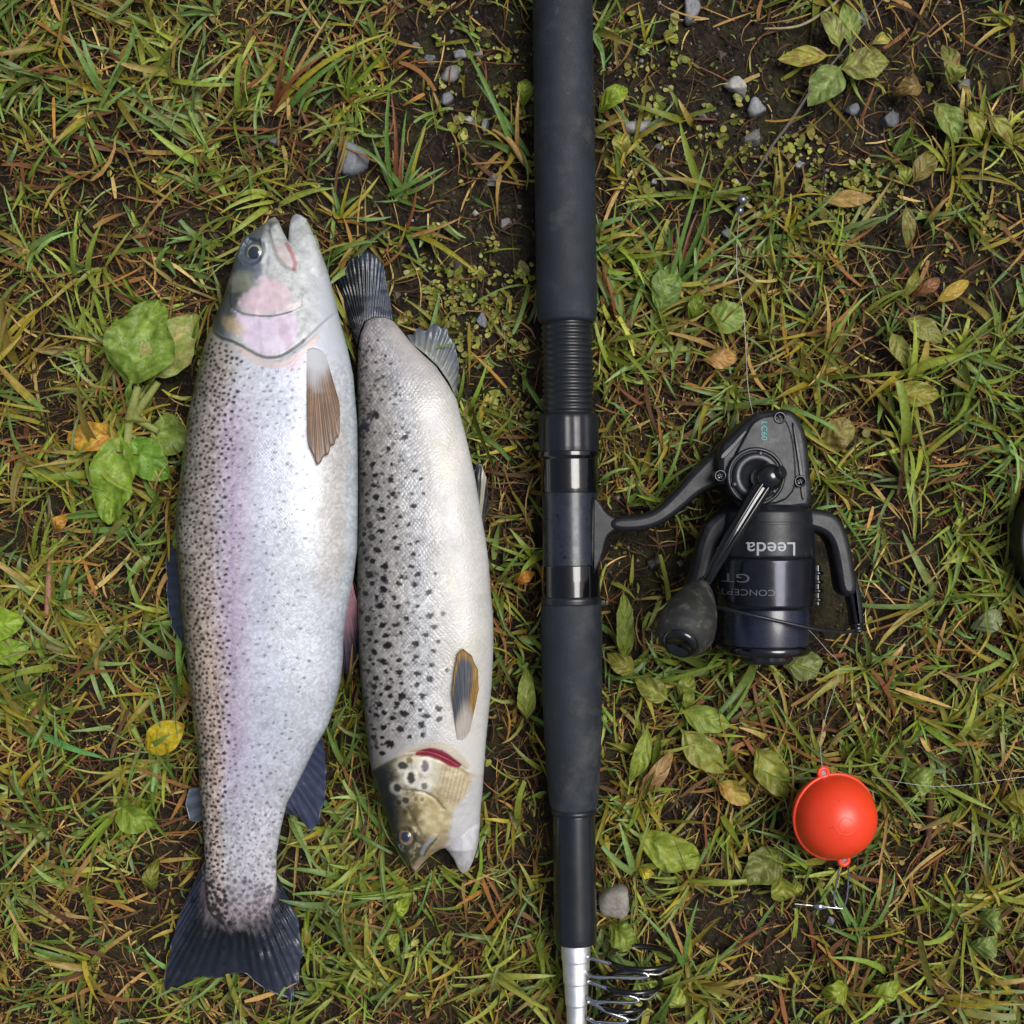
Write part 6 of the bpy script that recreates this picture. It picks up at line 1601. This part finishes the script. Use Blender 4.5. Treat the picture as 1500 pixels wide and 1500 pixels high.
def wrap_text(txt, x, y, size, r_px, mat, parent, xsc=1., bold=0.):
    """print turned upside down on a drum about the axle"""
    V, F = text_mesh(txt, size, xsc, bold)
    r = r_px * S * (H - ZA) / H + .00025
    ax = W(XA, y, ZA)[0]
    zt = ZA + r * .97
    c = W(x, y, zt)
    X = c[0] - V[:, 0]; Y = c[1] - V[:, 1]
    Z = ZA + np.sqrt(np.clip(r * r - (X - ax) ** 2, 1e-8, None))
    return part('lettering', np.stack([X, Y, Z], -1), F, mat, parent, smooth=False)
wrap_text('Leeda', 1131, 803, 26, 69.9, M['white_print'], rotor, 1.1, .004)
wrap_text('CONCEPT', 1098, 868, 12, 72, M['grey_print'], spool, 1.25)
wrap_text('GT', 1082, 847, 17, 72, M['grey_print'], spool, 1.5)
flat_text('LC60', 1119, 631, .0525, 11.5, -90, M['teal_print'], body, 1.05, .004)

# ------------------------------------------------------------------ ball float with its clip
fr = 61.5; zf = .0285
b0 = W(1222, 1196, 0); b0[2] = .002
flt = thing('ball_float', b0, 'round orange red plastic bubble float lying in the grass', 'float')
fc = W(1222, 1196, zf); fR = fr * S * (H - zf) / H
mb = MB(); ball(mb, fc, fR, fR, fR, 72, 48); shell = mb.build('shell', M['float'], flt)
ta = math.radians(11); ax = np.array([math.sin(ta), -.04, math.cos(ta)])
mb = MB(); torus(mb, fc, ax, fR + .0003, .0010, 90, 10); mb.build('seam_rim', M['float'], flt)
for x, y, z in ((1206, 1132, zf + .002), (1236, 1260, zf - .002)):
    mb = MB(); c = W(x, y, z); torus(mb, c, ax, .0026, .0014, 28, 12); lug = mb.build('lug', M['float'], flt)
    lathe_mb = MB(); lathe(lathe_mb, c - ax / np.linalg.norm(ax) * .0009, c + ax / np.linalg.norm(ax) * .0006, [(0, .0020), (1, .0020)], 20); lathe_mb.build('eyelet', M['lead'], lug)
mb = MB()
for a0, a1, rr in ((.4, 4.4, .0034), (3.4, 5.6, .0058)):
    pts = []
    for a in np.linspace(a0, a1, 9):
        dx, dy = rr * math.cos(a), rr * math.sin(a); dx += .001; dy += .0008
        pts.append(fc + np.array([dx, dy, math.sqrt(fR ** 2 - dx * dx - dy * dy) - .00045]))
    tube(mb, pts, .00052, 8, 4)
mb.build('moulding_mark', M['float'], shell)
clip = thing('snap_clip', W(1222, 1310, .004), 'small shiny steel snap clip below the red float', 'snap clip')
mb = MB(); tube(mb, [W(1242, 1266, .026), W(1243, 1285, .020), W(1240, 1318, .017), W(1232, 1330, .016), W(1222, 1324, .016), (W(1224, 1300, .018)), W(1229, 1272, .023)], .0005, 8, 6); mb.build('wire_loop', M['wire'], clip)
mb = MB(); lathe(mb, W(1234, 1331, .0165), W(1164, 1324, .015), [(0, .0004), (.10, .0006), (.30, .0006), (.38, .0013), (.46, .0023), (.52, .0023), (.58, .0010), (.62, .0004), (.75, .0007), (.85, .0005), (1, .0004)], 18); mb.build('swivel', M['wire'], clip)

# ------------------------------------------------------------------ fishing line and shots
def line_thing(label, pts, r=.00022):
    mb = MB(); tube(mb, [W(*p) for p in pts], r, 6, 6); tag(mb.build('fishing_line', M['nylon']), label, 'fishing line', 'lengths of clear line')
line_thing('thin clear line running from the reel spool to the red float', [(1176, 916, .050), (1192, 930, .040), (1212, 953, .030), (1229, 973, .022), (1222, 1010, .018), (1211, 1045, .017), (1204, 1075, .022), (1202, 1100, .028), (1205, 1128, .0325)], .00022)
line_thing('thin clear line hanging from the two lead shots to the reel', [(1086, 290, .010), (1083, 312, .012), (1080, 350, .016), (1079, 392, .018), (1084, 425, .019), (1090, 465, .018), (1093, 520, .018), (1096, 570, .018), (1104, 612, .016)], .00020)
line_thing('thin clear line crossing the grass right of the red float', [(1276, 1138, .014), (1320, 1146, .018), (1370, 1152, .019), (1430, 1148, .018), (1500, 1138, .016), (1570, 1134, .014)], .00016)
for x, y, lab in ((1087, 293, 'small shiny lead shot on the line, upper of two'), (1083, 309, 'small shiny lead shot on the line, lower of two')):
    mb = MB(); c = W(x, y, .0115); ball(mb, c, .0030 if y < 300 else .0026, .0028, .0028, 22, 14)
    tag(mb.build('lead_shot', M['lead']), lab, 'lead shot', 'shots clipped on the line')

# ------------------------------------------------------------------ round dark tub cut by the right edge
M['tub'] = simple('tub_plastic', (34, 37, 34), .45, 0, .45, 0, .1, 400, .2, 60, .08)
M['tub_in'] = simple('tub_inside', (118, 122, 112), .4, 0, .45, 0, .1, 300, .15, 60, .08)
b0 = W(1584, 792, .02); b0[2] = 0
tub = thing('bait_tub', b0, 'round dark tub with pale inside, cut by the right edge', 'tub')
c = np.array([b0[0], b0[1], 0]); rT = 97 * S
mb = MB(); lathe(mb, c + [0, 0, .001], c + [0, 0, .031], [(0, rT * .90), (.02, rT * .93), (.8, rT * .985), (.96, rT * 1.0), (1, rT * .99), (1.0, rT * .90), (.9, rT * .885), (.5, rT * .875)], 90, cap=False); mb.build('wall', M['tub'], tub)
mb = MB(); lathe(mb, c + [0, 0, .006], c + [0, 0, .026], [(0, .001), (.05, rT * .70), (.3, rT * .80), (.9, rT * .868), (1, rT * .868), (1, rT * .84), (.6, rT * .80)], 90, cap=False); mb.build('inner_cup', M['tub_in'], tub)
